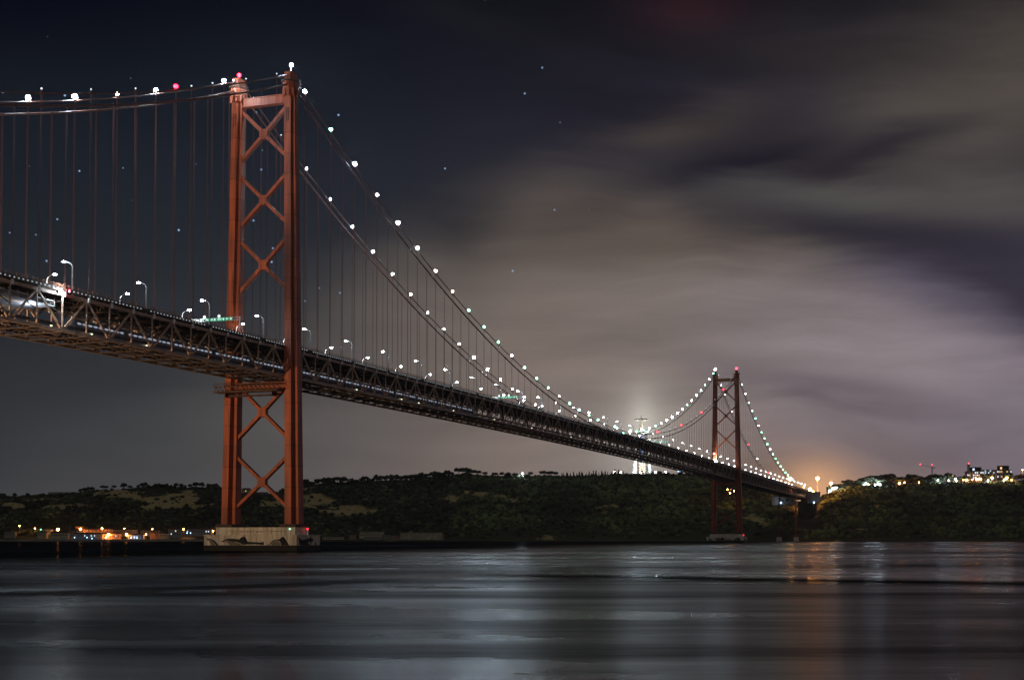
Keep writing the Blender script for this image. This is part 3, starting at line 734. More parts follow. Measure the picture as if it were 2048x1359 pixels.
# ---------------------------------------------------------------- sign gantries
def gantry(y, label, green=True, px=3.0):
    t = empty('sign_gantry', (0, y, zd(y) - .6)); tag(t, label, 'sign gantry')
    b = MB()
    for s in (-1, 1): b.box((s * 11.0, 0, 3.4), (.3, .4, 6.8))
    b.build('post', GALV, t)
    b = MB()
    for z in (5.6, 6.7): b.beam((-11, 0, z), (11, 0, z), .16, .16)
    for i in range(18):
        x = -11 + i * 22 / 18; b.beam((x, 0, 5.6), (x + 11 / 18, 0, 6.7), .08, .08); b.beam((x + 11 / 18, 0, 6.7), (x + 22 / 18, 0, 5.6), .08, .08)
    b.build('crossbeam', GALV, t)
    for x0, x1, kind in ((-9.6, -4.4, 0), (-3.8, .9, 1), (1.4, 4.6, 2), (5.0, 7.8, 1)):
        pn = MB().box(((x0 + x1) / 2, -.32, 6.15), (x1 - x0, .12, 1.15)).build('sign_panel', SIGNG if kind else SIGNW, t)
        w = MB()
        if kind:
            n = int((x1 - x0 - 1.3) / .42)
            for i in range(n):
                h = (.62, .62, .3, .62, .5)[i % 5]; w.box((x0 + .35 + i * .42, -.40, 6.15 + (.62 - h) / 2), (.16, .04, h))
                if i % 3 == 0: w.box((x0 + .5 + i * .42, -.40, 6.42), (.3, .04, .1))
                if i % 4 == 1: w.box((x0 + .5 + i * .42, -.40, 5.88), (.3, .04, .1))
            xa = x1 - .5; w.raw([(xa - .4, -.40, 6.3), (xa + .4, -.40, 6.3), (xa, -.40, 5.65)], [(0, 2, 1)]); w.box((xa, -.40, 6.45), (.22, .04, .3))
            w.build('lettering', SIGNW, t)
    for x in (-4.1, 2.2):
        MB().loft([[Vector((x + .62 * math.cos(a * math.pi / 8), q, 7.3 + .62 * math.sin(a * math.pi / 8))) for a in range(16)] for q in (-.42, -.32)]).build('round_sign', SIGNW, t)
    return t
gantry(-36.2, 'green and white sign gantry over the road left of the near tower')
gantry(287, 'small lit sign gantry over the road about midway along the deck')
gantry(689, 'distant lit sign gantry over the road in front of the hilltop statue')

# ---------------------------------------------------------------- train on the railway level
tr = empty('commuter_train', (4.2, 0, 0)); tag(tr, 'double-deck commuter train with two rows of lit windows inside the bridge truss', 'train')
for i in range(13):
    y = -112 + i * 26.6; z = zd(y) - 11.5; sl_ = (zd(y + 13) - zd(y - 13)) / 26
    c = empty('carriage', (0, y, z), 0, tr); c.rotation_euler = (math.atan(sl_), 0, 0)
    b = MB().loft([[Vector((a, q, zz)) for a, zz in ((-1.4, .5), (1.4, .5), (1.45, 3.9), (1.1, 4.35), (-1.1, 4.35), (-1.45, 3.9))] for q in (-12.9, 12.9)])
    for q in (-10, -8.2, 8.2, 10):
        b.box((0, q, .35), (2.2, 1.0, .7))
    b.build('body', TRAINB, c)
    for zz in (1.25, 3.2):
        w = MB().box((1.455, 0, zz), (.03, 24, .12))
        for k in range(9): w.box((1.47, -11.0 + k * 2.75, zz), (.05, 1.5, .55))
        w.build('window_row', TRAINW, c)

# maintenance platform under the road at the left, floodlit
t = empty('work_platform', (0, -152, 72.6)); tag(t, 'floodlit pale sheeted work platform under the road deck at the left edge', 'work platform')
MB().box((1.0, 0, 3.6), (17, 24, .15)).box((1.0, 0, 2.0), (17.5, 25, .2)).box((-7.6, 0, 2.9), (.12, 24, 1.7)).build('sheeting', SHEET, t)
b = MB()
for k in range(7):
    b.beam((9.6, -12 + k * 4, 1.9), (9.6, -12 + k * 4, 4.2), .12, .12, (0, 1, 0))
for z in (2.6, 3.3): b.beam((9.6, -12.5, z), (9.6, 12.5, z), .08, .08)
b.build('guard_rail', GALV, t)
t = empty('floodlight', (11.9, -140.4, 78.6)); tag(t, 'glaring white floodlight fixed to the truss at the left', 'floodlight')
MB().box((-.1, 0, 0), (.4, 1.3, 1.1)).build('housing', DARKST, t); MB().ball((.5, 0, -.05), .5, 2).build('lens', mat('flood_lens', (.8, .8, .8), emit=(.8, .9, 1), estr=700), t)
beacon((12.6, -136.8, 79.1), LRED, .28, 'small red marker lamp beside the floodlight on the left truss', .3)
pl = bpy.data.lights.new('work_light', 'POINT'); pl.energy = 1500; pl.color = (.72, .84, 1); pl.shadow_soft_size = .4
po = bpy.data.objects.new('work_light', pl); C.objects.link(po); po.location = (6, -146, 73.2)

# ================================================================ FAR BANK
DS = 1962.0
RIDGE = [(-700, 1005), (-300, 1000), (0, 996), (60, 993), (150, 987), (210, 980), (300, 976), (400, 976), (440, 979), (475, 984), (530, 990), (560, 984), (600, 973), (650, 968), (720, 966), (800, 962), (850, 957), (900, 952), (945, 952), (1000, 955), (1100, 953), (1150, 955), (1240, 951), (1400, 950), (1500, 957), (1560, 976), (1590, 1000), (1625, 1008), (1645, 994), (1665, 984), (1700, 972), (1780, 970), (1850, 969), (1900, 965), (2048, 964), (2300, 968), (2800, 975)]
RPX = np.array([a for a, b in RIDGE]); RPY = np.array([b for a, b in RIDGE])
def ridge_d(px): return DS + 330 + 60 * math.sin(px * .004) + (60 if px < 500 else 0)
def ridge_z(px): return P(px, float(np.interp(px, RPX, RPY)), ridge_d(px)).z
def fr(x, y, z, o=4, h=.9): return mnoise.fractal(Vector((x, y, z)), h, 2.0, o)
def hill(px, d):
    """ground height on the far bank"""
    rd = ridge_d(px); zr = ridge_z(px)
    quay = 60 if px < 480 else (35 if px < 900 else 12)
    if d < DS: return -3.0
    t = (d - DS - quay) / (rd - DS - quay)
    if t < 0: return 2.6 if d > DS + 4 else 1.8
    t = min(t, 1.25)
    u = (px - 1024) / F * d
    k = .5 + .5 * fr(u * .006, 3.1, 0, 3)                       # cliffs here, gentler slopes there
    s = t ** (.55 + .5 * k) if t < 1 else 1.0
    w = math.sin(math.pi * min(max(t, 0), 1)) ** .8
    z = 2.6 + (zr - 2.6) * s
    z += w * (12 * fr(u * .011, d * .011, 1.3, 5) + 4 * fr(u * .05, d * .05, 9.3, 3))
    st = 16.0; q = z / st; z = (z * (1 - .35 * w) + .35 * w * st * (math.floor(q) + min(1, max(0, ((q % 1) - .35) / .3))))   # terraces
    z += (1 - w) * min(1, t * 3) * 1.2 * fr(u * .02, d * .02, 4, 3)
    return z - (4 * (t - 1) if t > 1 else 0)
def cliffmask(px, z, u, d):
    py = 1075 - (z - 5) / d * F
    m = 0
    for cx, cy, sx_, sy_, a in ((230, 986, 85, 7, 1.0), (345, 1000, 60, 14, 1.1), (110, 1014, 60, 7, .75), (30, 1010, 40, 9, .6), (560, 1005, 40, 9, .9), (640, 998, 40, 18, 1.2), (690, 1022, 60, 12, 1.1), (905, 998, 22, 8, 1.0), (985, 990, 60, 8, .7), (1030, 998, 55, 5, .8), (1200, 1010, 90, 6, .3), (1480, 1000, 70, 6, .35), (300, 1022, 60, 6, .4), (1700, 990, 60, 8, .25), (1460, 1040, 200, 30, .12)):
        m = max(m, a * math.exp(-((px - cx) / sx_) ** 2 - ((py - cy) / sy_) ** 2))
    return m + .55 * fr(u * .02, d * .02 , z * .06, 5)
gx = np.arange(-700, 2801, 5.0)
gd = np.concatenate([[DS - 30, DS - 1, DS + 3, DS + 10], np.arange(DS + 16, DS + 470, 8.0), np.array([DS + 520, DS + 700, DS + 1000, DS + 1600, DS + 2600, DS + 4500])])
V = []; CM = []
for d in gd:
    for px in gx:
        z = hill(px, d); p = PG(px, d, z); V.append(tuple(p)); CM.append(cliffmask(px, z, (px - 1024) / F * d, d))
nx = len(gx); FA = [(j * nx + i, j * nx + i + 1, (j + 1) * nx + i + 1, (j + 1) * nx + i) for j in range(len(gd) - 1) for i in range(nx - 1)]
me = bpy.data.meshes.new('hills'); me.from_pydata(V, [], FA); me.update(); me.polygons.foreach_set('use_smooth', [True] * len(me.polygons))
at = me.attributes.new('cliff', 'FLOAT', 'POINT'); at.data.foreach_set('value', np.array(CM, dtype=np.float32))
hm = bpy.data.materials.new('hillside'); hm.use_nodes = True; t = hm.node_tree; bs = t.nodes['Principled BSDF']; bs.inputs['Roughness'].default_value = .95
a_ = t.nodes.new('ShaderNodeAttribute'); a_.attribute_name = 'cliff'
tc = t.nodes.new('ShaderNodeNewGeometry'); n1 = t.nodes.new('ShaderNodeTexNoise'); n1.inputs['Scale'].default_value = .06; n1.inputs['Detail'].default_value = 7
n1.inputs['Roughness'].default_value = .65
n2 = t.nodes.new('ShaderNodeTexNoise'); n2.inputs['Scale'].default_value = .02; n2.inputs['Detail'].default_value = 6
for n in (n1, n2): t.links.new(tc.outputs['Position'], n.inputs['Vector'])
ad_ = t.nodes.new('ShaderNodeMath'); ad_.operation = 'MULTIPLY_ADD'; t.links.new(n1.outputs['Fac'], ad_.inputs[0]); ad_.inputs[1].default_value = 1.1; t.links.new(a_.outputs['Fac'], ad_.inputs[2])
mr_ = t.nodes.new('ShaderNodeMapRange'); mr_.inputs['From Min'].default_value = .88; mr_.inputs['From Max'].default_value = 1.12; t.links.new(ad_.outputs[0], mr_.inputs['Value'])
c1 = t.nodes.new('ShaderNodeMix'); c1.data_type = 'RGBA'; c1.inputs['A'].default_value = (.040, .048, .020, 1); c1.inputs['B'].default_value = (.10, .095, .04, 1); t.links.new(n2.outputs['Fac'], c1.inputs['Factor'])
c3 = t.nodes.new('ShaderNodeMix'); c3.data_type = 'RGBA'; c3.inputs['A'].default_value = (.42, .36, .13, 1); c3.inputs['B'].default_value = (.85, .70, .30, 1); t.links.new(n1.outputs['Fac'], c3.inputs['Factor'])
c2 = t.nodes.new('ShaderNodeMix'); c2.data_type = 'RGBA'; t.links.new(mr_.outputs['Result'], c2.inputs['Factor']); t.links.new(c1.outputs['Result'], c2.inputs['A']); t.links.new(c3.outputs['Result'], c2.inputs['B'])
t.links.new(c2.outputs['Result'], bs.inputs['Base Color'])
me.materials.append(hm); ho = bpy.data.objects.new('hills', me); C.objects.link(ho); ho['kind'] = 'structure'

# scrub and woodland on the slopes: too many to count ---------------
def clump_mesh(items, m, name, SUB=1):
    """items: list of (pos, radius, squash); every clump is a lumpy low ball with its own shape"""
    bm = bmesh.new(); bmesh.ops.create_icosphere(bm, subdivisions=SUB, radius=1)
    bv = np.array([v.co[:] for v in bm.verts]); bf = np.array([[v.index for v in f.verts] for f in bm.faces]); bm.free()
    n = len(items); nv = len(bv)
    pos = np.array([i[0] for i in items]); rad = np.array([i[1] for i in items]); sq = np.array([i[2] for i in items])
    jit = 1 + rng.uniform(-.32, .32, (n, nv))
    ang = rng.uniform(0, 6.28, n); ca, sa = np.cos(ang), np.sin(ang)
    X = bv[None, :, 0] * ca[:, None] - bv[None, :, 1] * sa[:, None]; Yv = bv[None, :, 0] * sa[:, None] + bv[None, :, 1] * ca[:, None]; Z = np.repeat(bv[None, :, 2], n, 0)
    co = np.stack([X, Yv, Z * sq[:, None]], -1) * (rad[:, None] * jit)[..., None] + pos[:, None, :]
    f = (bf[None] + (np.arange(n) * nv)[:, None, None]).reshape(-1, 3)
    me = bpy.data.meshes.new(name); me.vertices.add(n * nv); me.vertices.foreach_set('co', co.reshape(-1).astype(np.float32))
    me.loops.add(f.size); me.loops.foreach_set('vertex_index', f.reshape(-1).astype(np.int32))
    me.polygons.add(len(f)); me.polygons.foreach_set('loop_start', np.arange(0, f.size, 3, dtype=np.int32)); me.polygons.foreach_set('loop_total', np.full(len(f), 3, dtype=np.int32))
    me.update(calc_edges=True); me.materials.append(m); o = bpy.data.objects.new(name, me); C.objects.link(o); return o
A, B_ = [], []
for i in range(34000):
    px = rng.uniform(-260, 2350); rd = ridge_d(px); d = DS + 14 + (rd + 12 - DS) * rng.random() ** .8
    if px < 480 and d < DS + 66: continue
    if 690 < px < 900 and d < DS + 40: continue
    z = hill(px, d); u = (px - 1024) / F * d
    if cliffmask(px, z, u, d) > .42 and rng.random() < .93: continue
    if 1585 < px < 1642 and d > DS + 60: continue
    r = rng.uniform(1.4, 3.4) if d > rd - 25 else 1.2 + 4.2 * rng.random() ** 2.2
    it = (tuple(PG(px, d, z + r * .25)), r, rng.uniform(.6, 1.0))
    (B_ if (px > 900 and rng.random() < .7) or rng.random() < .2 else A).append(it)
for i in range(3200):                                              # taller thicket along the crest
    px = rng.uniform(0, 2080)
    if 90 < px < 160 or 198 < px < 268 or 478 < px < 560 or 1585 < px < 1655: continue
    h_ = fr(px * .05, 7.7, 0, 4) * 3 + 1.6
    d = ridge_d(px) + rng.uniform(-10, 10); r = rng.uniform(1.3, 3.6)
    A.append((tuple(PG(px, d, hill(px, d) + max(0, h_) * rng.random())), r, rng.uniform(.7, 1.2)))
o = clump_mesh(A, LEAF, 'woodland'); tag(o, 'dark scrub and low woodland covering the far hillside', 'scrub', kind='stuff')
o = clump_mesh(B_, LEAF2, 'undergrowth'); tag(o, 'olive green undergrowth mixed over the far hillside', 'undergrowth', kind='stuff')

# trees on the skyline ----------------------------------------------
def tree_proto(kind, seed):
    random.seed(seed); tr_ = MB(); cr = []
    if kind == 'umbrella pine':
        tr_.tube([(0, 0, -1.5), (.3, 0, 4), (.1, 0, 7.5)], [.5, .38, .25], 6)
        for a in range(5):
            q = a * 1.26; tr_.tube([(.1, 0, 6), (2.6 * math.cos(q), 2.6 * math.sin(q), 8.6)], [.22, .1], 5)
        for i in range(26): a = random.uniform(0, 6.28); r = 3.9 * random.random() ** .5; cr.append(((r * math.cos(a), r * math.sin(a), 8.9 - r * .3 + random.uniform(-1.3, 1.2)), random.uniform(1.2, 2.2), .8))
    elif kind == 'cypress':
        tr_.tube([(0, 0, -1), (0, 0, 8)], [.35, .1], 5)
        for i in range(18): z = 1.2 + i * .55; cr.append(((random.uniform(-.4, .4), random.uniform(-.4, .4), z), max(.35, 1.3 - abs(z - 4) * .14), 1.3))
    else:
        tr_.tube([(0, 0, -1.5), (0, .2, 3), (.2, 0, 6)], [.5, .4, .2], 6)
        for a in range(5):
            q = a * 1.26 + .3; tr_.tube([(.1, 0, 3.4), (2.4 * math.cos(q), 2.4 * math.sin(q), 6)], [.2, .08], 5)
        for i in range(30):
            a = random.uniform(0, 6.28); e = random.uniform(-.6, 1.5); r = random.uniform(1.6, 3.4)
            cr.append(((r * math.cos(a) * math.cos(e), r * math.sin(a) * math.cos(e), 6 + r * .85 * math.sin(e)), random.uniform(.8, 1.6), .85))
    root = empty('pine_tree' if 'pine' in kind else ('cypress_tree' if kind == 'cypress' else 'broadleaf_tree'))
    tr_.build('trunk', TRUNK, root); c = clump_mesh(cr, LEAF, 'crown'); c.parent = root; return root
PR = {k: [tree_proto(k, 5 + i) for i in range(3)] for k in ('umbrella pine', 'cypress', 'round broadleaf tree')}
used = set(); random.seed(11); ROW = []
def tree(kind, px, hgt, d=None, label=None, dz=0, wide=1.0):
    pr = random.choice(PR[kind]); d = d or ridge_d(px) + random.uniform(-8, 6); loc = PG(px, d, hill(px, d) - .6 + dz)
    lab = label or f'{"spiky" if kind == "cypress" else "dark"} {kind} in the row along the far hilltop skyline'
    grp = f'{kind} rows on the far hilltop'.replace('tree rows', 'rows')
    s = hgt / {'umbrella pine': 11, 'cypress': 11, 'round broadleaf tree': 9.5}[kind]
    if pr.name not in used: used.add(pr.name); o = pr; o.location = loc
    else: o = dup(pr, loc)
    tag(o, lab, 'tree', grp); ROW.append((px, kind, o)) if label is None else None; o.rotation_euler = (0, 0, random.uniform(0, 6.28)); o.scale = (s * random.uniform(.9, 1.4) * wide, s * random.uniform(.9, 1.4) * wide, s); return o
for i, px in enumerate((206, 212, 227, 247, 260)): tree('umbrella pine' if px != 247 else 'round broadleaf tree', px, random.uniform(9, 13), label=f'{ordn(i + 1)} from the left of five lone trees on the bare left cliff top')
for px in (3, 8, 29, 55, 160, 168, 176, 184, 276, 284, 290, 298, 310, 318, 326, 334, 342, 352, 362, 370, 380, 392, 404, 416, 424, 432): tree('round broadleaf tree', px, random.uniform(8, 13))
for px in range(575, 900, 5): tree(random.choice(['umbrella pine', 'round broadleaf tree', 'round broadleaf tree']), px + random.uniform(-3, 3), random.uniform(8, 14))
for px in (870, 880, 890, 903, 918, 926, 934, 941, 956, 970, 990, 1004, 1016, 1030, 1060, 1086, 1100, 1112): tree('umbrella pine', px, random.uniform(9, 12) if not 915 < px < 945 else 15)
for px in range(1122, 1250, 5): tree('cypress', px + random.uniform(-2, 2), random.uniform(8, 13))
for px in list(range(1305, 1440, 14)) + list(range(1488, 1560, 9)): tree('round broadleaf tree', px, random.uniform(6, 10))
for px in range(1664, 1886, 4): tree(random.choice(['umbrella pine', 'round broadleaf tree', 'round broadleaf tree']), px, (random.uniform(12, 21) if px > 1725 else random.uniform(9, 15)) * (.7 if px % 3 == 0 else 1), ridge_d(px) + random.uniform(6, 22), wide=1.5)
for px in (1886, 1897, 1910, 1922, 1932, 1973, 1982, 2018, 2032, 2043, 2052): tree('round broadleaf tree', px, random.uniform(12, 20), ridge_d(px) + 10)

for rname, a_px, b_px in (('left of the near tower', -99, 445), ('between near tower and monument', 445, 1275), ('between monument and far tower', 1275, 1600), ('right of the bridge end', 1600, 2200)):
    for kd in PR:
        rw = sorted([r for r in ROW if a_px <= r[0] < b_px and r[1] == kd], key=lambda r: r[0])
        for i, (px, _, o) in enumerate(rw): o['label'] = f"{ordn(i + 1)} {kd.replace('round ', '')} from the left on the skyline {rname}"

# ---------------------------------------------------------------- houses
def house(px, py0, w_px, h_px, d, wallm, roofm, label, rows=1, cols=4, lit=(), dep=12, name='house', pitched=True, cat='building', skew=0.0, ww=1.3, wh=1.7, litm=None, parapet=False):
    """px = left edge, py0 = base line"""
    base = P(px + w_px / 2, py0, d); sc = d / F; w = w_px * sc; h = h_px * sc
    t = empty(name, base, TH + skew); tag(t, label, cat)
    MB().box((0, dep / 2, h / 2 - 2), (w, dep, h + 4)).build('wall', wallm, t)
    if pitched:
        rh = min(2.6, h * .4)
        MB().raw([(-w / 2 - .5, -.5, h), (w / 2 + .5, -.5, h), (w / 2 + .5, dep + .5, h), (-w / 2 - .5, dep + .5, h), (-w / 2 + 1, dep / 2, h + rh), (w / 2 - 1, dep / 2, h + rh)], [(0, 1, 5, 4), (1, 2, 5), (2, 3, 4, 5), (3, 0, 4), (0, 3, 2, 1)]).build('roof', roofm, t)
    else: MB().box((0, dep / 2, h + .2), (w + .6, dep + .6, .5)).build('roof', roofm, t)
    for r in range(rows):
        for c in range(cols):
            x = -w / 2 + w * (c + .5) / cols; z = h * (r + .5) / rows
            L_ = (r, c) in lit or lit == 'all'
            MB().box((x, -.02, z), (min(ww, w / cols * .6), .12, min(wh, h / rows * .6))).build('window', (litm or WINO) if L_ else WIND, t)
    return t
house(96, 991, 58, 7, ridge_d(120) + 4, WHITEP, TILE, 'long floodlit orange building on the hilltop at the left', 1, 9, pitched=False)
house(40, 996, 11, 5, ridge_d(45) + 4, CREAM, TILE, 'small orange lit house on the left hilltop behind trees', 1, 2)
house(483, 991, 17, 13, ridge_d(490) + 10, CREAM, TILE, 'yellow lit villa on the hill seen between the tower legs', 2, 3, lit={(1, 1)})
house(507, 993, 28, 7, ridge_d(520) + 12, CREAM, TILE, 'low yellow lit building on the hill between the tower legs', 1, 5, lit={(0, 2), (0, 4)})
TOWN = [(8, 1070, 22, 7, 60, GREYP, 'low grey shed at the left end of the waterfront', 1, 3, (), False),
 (62, 1063, 18, 5, 78, ROSEP, 'small orange roofed house lit by a street lamp on the left shore', 1, 2, (), True),
 (74, 1071, 18, 7, 30, CREAM, 'cream two storey house near the green lamp on the left shore', 1, 3, (), True),
 (84, 1064, 18, 6, 66, GREYP, 'greenish lit store behind the cream house on the left shore', 1, 2, (), False),
 (100, 1073, 36, 8, 22, CREAM, 'long low cream row with many windows on the left shore', 1, 10, (), True),
 (134, 1069, 19, 9, 36, GREYP, 'taller grey block beside the long cream row', 2, 5, (), True),
 (151, 1060, 15, 8, 80, ROSEP, 'rose coloured building with flat roof behind the waterfront', 1, 3, (), False),
 (146, 1074, 60, 7, 14, GREYP, 'long quayside shed with blue lit doorways', 1, 9, {(0, 3), (0, 5), (0, 6)}, True),
 (166, 1063, 60, 5, 70, ROSEP, 'long orange lit wall building behind the quay lamps', 1, 8, (), True),
 (206, 1075, 34, 8, 16, ROSEP, 'bright orange lit warehouse between the two brightest quay lamps', 1, 6, {(0, 1), (0, 4)}, True),
 (226, 1066, 46, 7, 46, GREYP, 'dark roofed warehouse behind the quay at the left', 1, 7, (), True),
 (255, 1076, 32, 7, 14, WHITEP, 'low white boathouse with blue lights on the quay', 1, 6, {(0, 1), (0, 2), (0, 3)}, True),
 (282, 1066, 36, 6, 40, GREYP, 'grey shed with dark roof right of the boathouse', 1, 6, (), True),
 (300, 1072, 24, 7, 26, ROSEP, 'plain rose walled shed on the left shore', 1, 1, (), False),
 (318, 1072, 18, 6, 24, CREAM, 'cream annex between the rose shed and the grey villa', 1, 3, (), True),
 (336, 1070, 26, 12, 30, GREYP, 'grey two storey villa with one bright window on the left shore', 2, 6, {(1, 3), (0, 1)}, True),
 (368, 1066, 56, 8, 30, GREYP, 'long grey factory hall left of the near pier', 1, 12, {(0, 9), (0, 10), (0, 1)}, True),
 (645, 1078, 42, 5, 12, CREAM, 'low cream wall building just right of the near pier', 1, 8, (), False),
 (698, 1078, 12, 9, 10, ROSEP, 'small reddish house at the left end of the old factory', 2, 3, (), False),
 (719, 1071, 48, 9, 22, CREAM, 'long ruined two storey factory on the shore right of the near tower', 2, 14, (), False),
 (764, 1077, 16, 8, 10, GREYP, 'small ruined stone house in front of the old factory', 2, 3, (), False),
 (782, 1077, 15, 7, 10, ROSEP, 'small roofless pink house with dark windows by the shore', 2, 4, (), False),
 (728, 1078, 34, 5, 8, GREYP, 'low quay wall building under the ruined factory', 1, 5, (), False)]
for px, py, w, h, off, wm, lab, rows, cols, lit, pit in TOWN:
    house(px, py, w, h, DS + off, wm, TILE if pit else DROOF, lab, rows, cols, lit, dep=9, pitched=pit, skew=random.uniform(-.08, .08), litm=WINW)
fort = empty('old_fort', P(842, 1077, DS + 8), TH); tag(fort, 'massive sloping stone fort wall on the shore below the hill', 'fort')
w = 84 * (DS + 8) / F; h = 13 * (DS + 8) / F
MB().raw([(-w / 2 - 1, -1.5, -3), (w / 2 + 3, -1.5, -3), (w / 2 + 1, 14, -3), (-w / 2, 14, -3), (-w / 2, 0, h - 1), (w / 2, 0, h), (w / 2 - 1, 13, h), (-w / 2, 13, h - 1)], [(0, 1, 5, 4), (1, 2, 6, 5), (2, 3, 7, 6), (3, 0, 4, 7), (4, 5, 6, 7), (0, 3, 2, 1)]).build('wall', STONE, fort)
b = MB()
for k in range(14): b.box((-w / 2 + 2 + k * 2.7, .2, h - .4), (1.6, 1.2, 1.4))
b.build('battlement', STONE, fort)
MB().box((-w / 4, 4, h + 1.2), (4, 3, 2.6)).build('turret', STONE, fort)
# quay wall
q = MB()
for i in range(60):
    a, c = -300 + i * 13.2, -300 + (i + 1) * 13.2; p0, p1 = PG(a, DS - 2, 0), PG(c, DS - 2, 0)
    q.beam((p0.x, p0.y, 1.2), (p1.x, p1.y, 1.2), 2.2, 3.6)
qo = q.build('quay_wall', GREYP); tag(qo, 'long low stone quay wall along the left waterfront', 'quay')

for px, py, pw in ((105, 992, 9e3), (122, 992, 9e3), (140, 992, 9e3), (45, 997, 5e3), (491, 992, 7e3), (520, 994, 9e3)):
    a = P(px, py + 1, ridge_d(px) - 12); spot('hilltop_floodlight', a, a + VX * 18 + Vector((0, 0, 4)), pw, (1, .55, .2), R(110), .6, .6)
# right-hand hilltop --------------------------------------------------
dR = 2420
house(1656, 986, 20, 12, ridge_d(1665) + 6, WHITEP, DROOF, 'white floodlit house on the slope right of the bridge end', 2, 4, {(1, 1), (1, 2), (0, 0)}, pitched=False, litm=WINW)
def block(px, py, w, h, d, rows, cols, label, wm=GREYP, frac=.4, warm=.3):
    random.seed(int(px)); t = house(px, py, w, h, d, wm, DROOF, label, 0, 0, pitched=False, name='apartment_block'); sc = d / F; W_, H_ = w * sc, h * sc
    for r in range(rows):
        for c in range(cols):
            m = WIND
            if random.random() < frac: m = WINO if random.random() < warm else WINW
            MB().box((-W_ / 2 + W_ * (c + .5) / cols, -.03, H_ * (r + .5) / rows), (W_ / cols * .62, .14, H_ / rows * .5)).build('window', m, t)
    return t
block(1934, 962, 34, 20, dR + 10, 4, 9, 'terraced apartment block with orange lit lower floors on the right hill', ROSEP, .5, .5)
block(1966, 958, 30, 19, dR + 40, 5, 9, 'tall terraced apartment block with many white windows on the right hill', GREYP, .6, .15)
block(1994, 960, 30, 20, dR + 24, 4, 8, 'broad apartment block at the right end of the lit hilltop', ROSEP, .4, .4)
block(1944, 942, 19, 8, dR + 60, 1, 3, 'dark flat roofed top storey with one lit corner above the terraces', DROOF, .34, 0)
block(1999, 940, 19, 9, dR + 60, 1, 3, 'dark flat roofed penthouse above the right apartment block', DROOF, .2, .5)
block(1895, 958, 16, 9, dR + 5, 2, 4, 'small cream building among trees left of the apartment blocks', CREAM, .3, .8)
t = empty('water_tower', P(1937, 945, dR + 90), TH); tag(t, 'pale round tower with a red light standing above the hilltop apartments', 'tower')
MB().tube([(0, 0, -4), (0, 0, 14)], [2.7, 2.3], 14).build('shaft', WHITEP, t); MB().tube([(0, 0, 14), (0, 0, 15.6)], [3.2, 3.4], 14).build('rim', GREYP, t); MB().ball((.8, 0, 18), 1.0, 1).build('beacon_lens', LRED, t)
t = empty('tower_crane', P(1864.5, 962, dR + 80), TH); tag(t, 'lattice tower crane with red lights on the right hilltop', 'crane')
b = MB()
for sx_ in (-.9, .9):
    for sy_ in (-.9, .9): b.beam((sx_, sy_, -4), (sx_, sy_, 27), .28, .28)
for k in range(14):
    for sy_ in (-.9, .9): b.beam((-.9, sy_, k * 2), (.9, sy_, k * 2 + 2), .18, .18)
b.build('mast', DARKST, t)
b = MB().beam((4.5, 0, 25.5), (-22, 0, 30.8), .5, .5).beam((0, 0, 30), (-12, 0, 29.0), .15, .15).beam((0, 0, 27), (0, 0, 30.2), .4, .4); b.build('jib', mat('crane_paint', (.4, .12, .05), .6), t)
MB().box((4.0, 0, 25.2), (2.6, 1.6, 1.8)).build('counterweight', CONC2, t)
for x, z in ((-22, 31.8), (0, 31)): MB().ball((x, -.5, z), .8, 1).build('warning_light', LRED, t)

# abutment and cutting on the right of the bridge end
t = empty('toll_building', P(1556, 1010, DS + 60), TH); tag(t, 'pale low building with a bright lamp under the bridge at the far bank', 'building')
MB().box((9, 6, 7), (32, 12, 13)).build('wall', WHITEP, t); MB().box((9, 6, 13.8), (33, 13, .6)).build('roof', DROOF, t)
MB().box((4, -.05, 5), (5, .2, 5)).build('doorway', WIND, t); MB().box((14, -.05, 8), (4, .2, 2)).build('window', WIND, t)
ab = MB(); pa = P(1626, 1004, DS + 190)
ab.box((0, 0, 8), (20, 16, 18), Matrix.Rotation(TH, 3, 'Z')); abo = ab.build('retaining_wall', CONC2); abo.location = pa; tag(abo, 'pale concrete retaining wall where the bridge meets the right hill', 'wall')

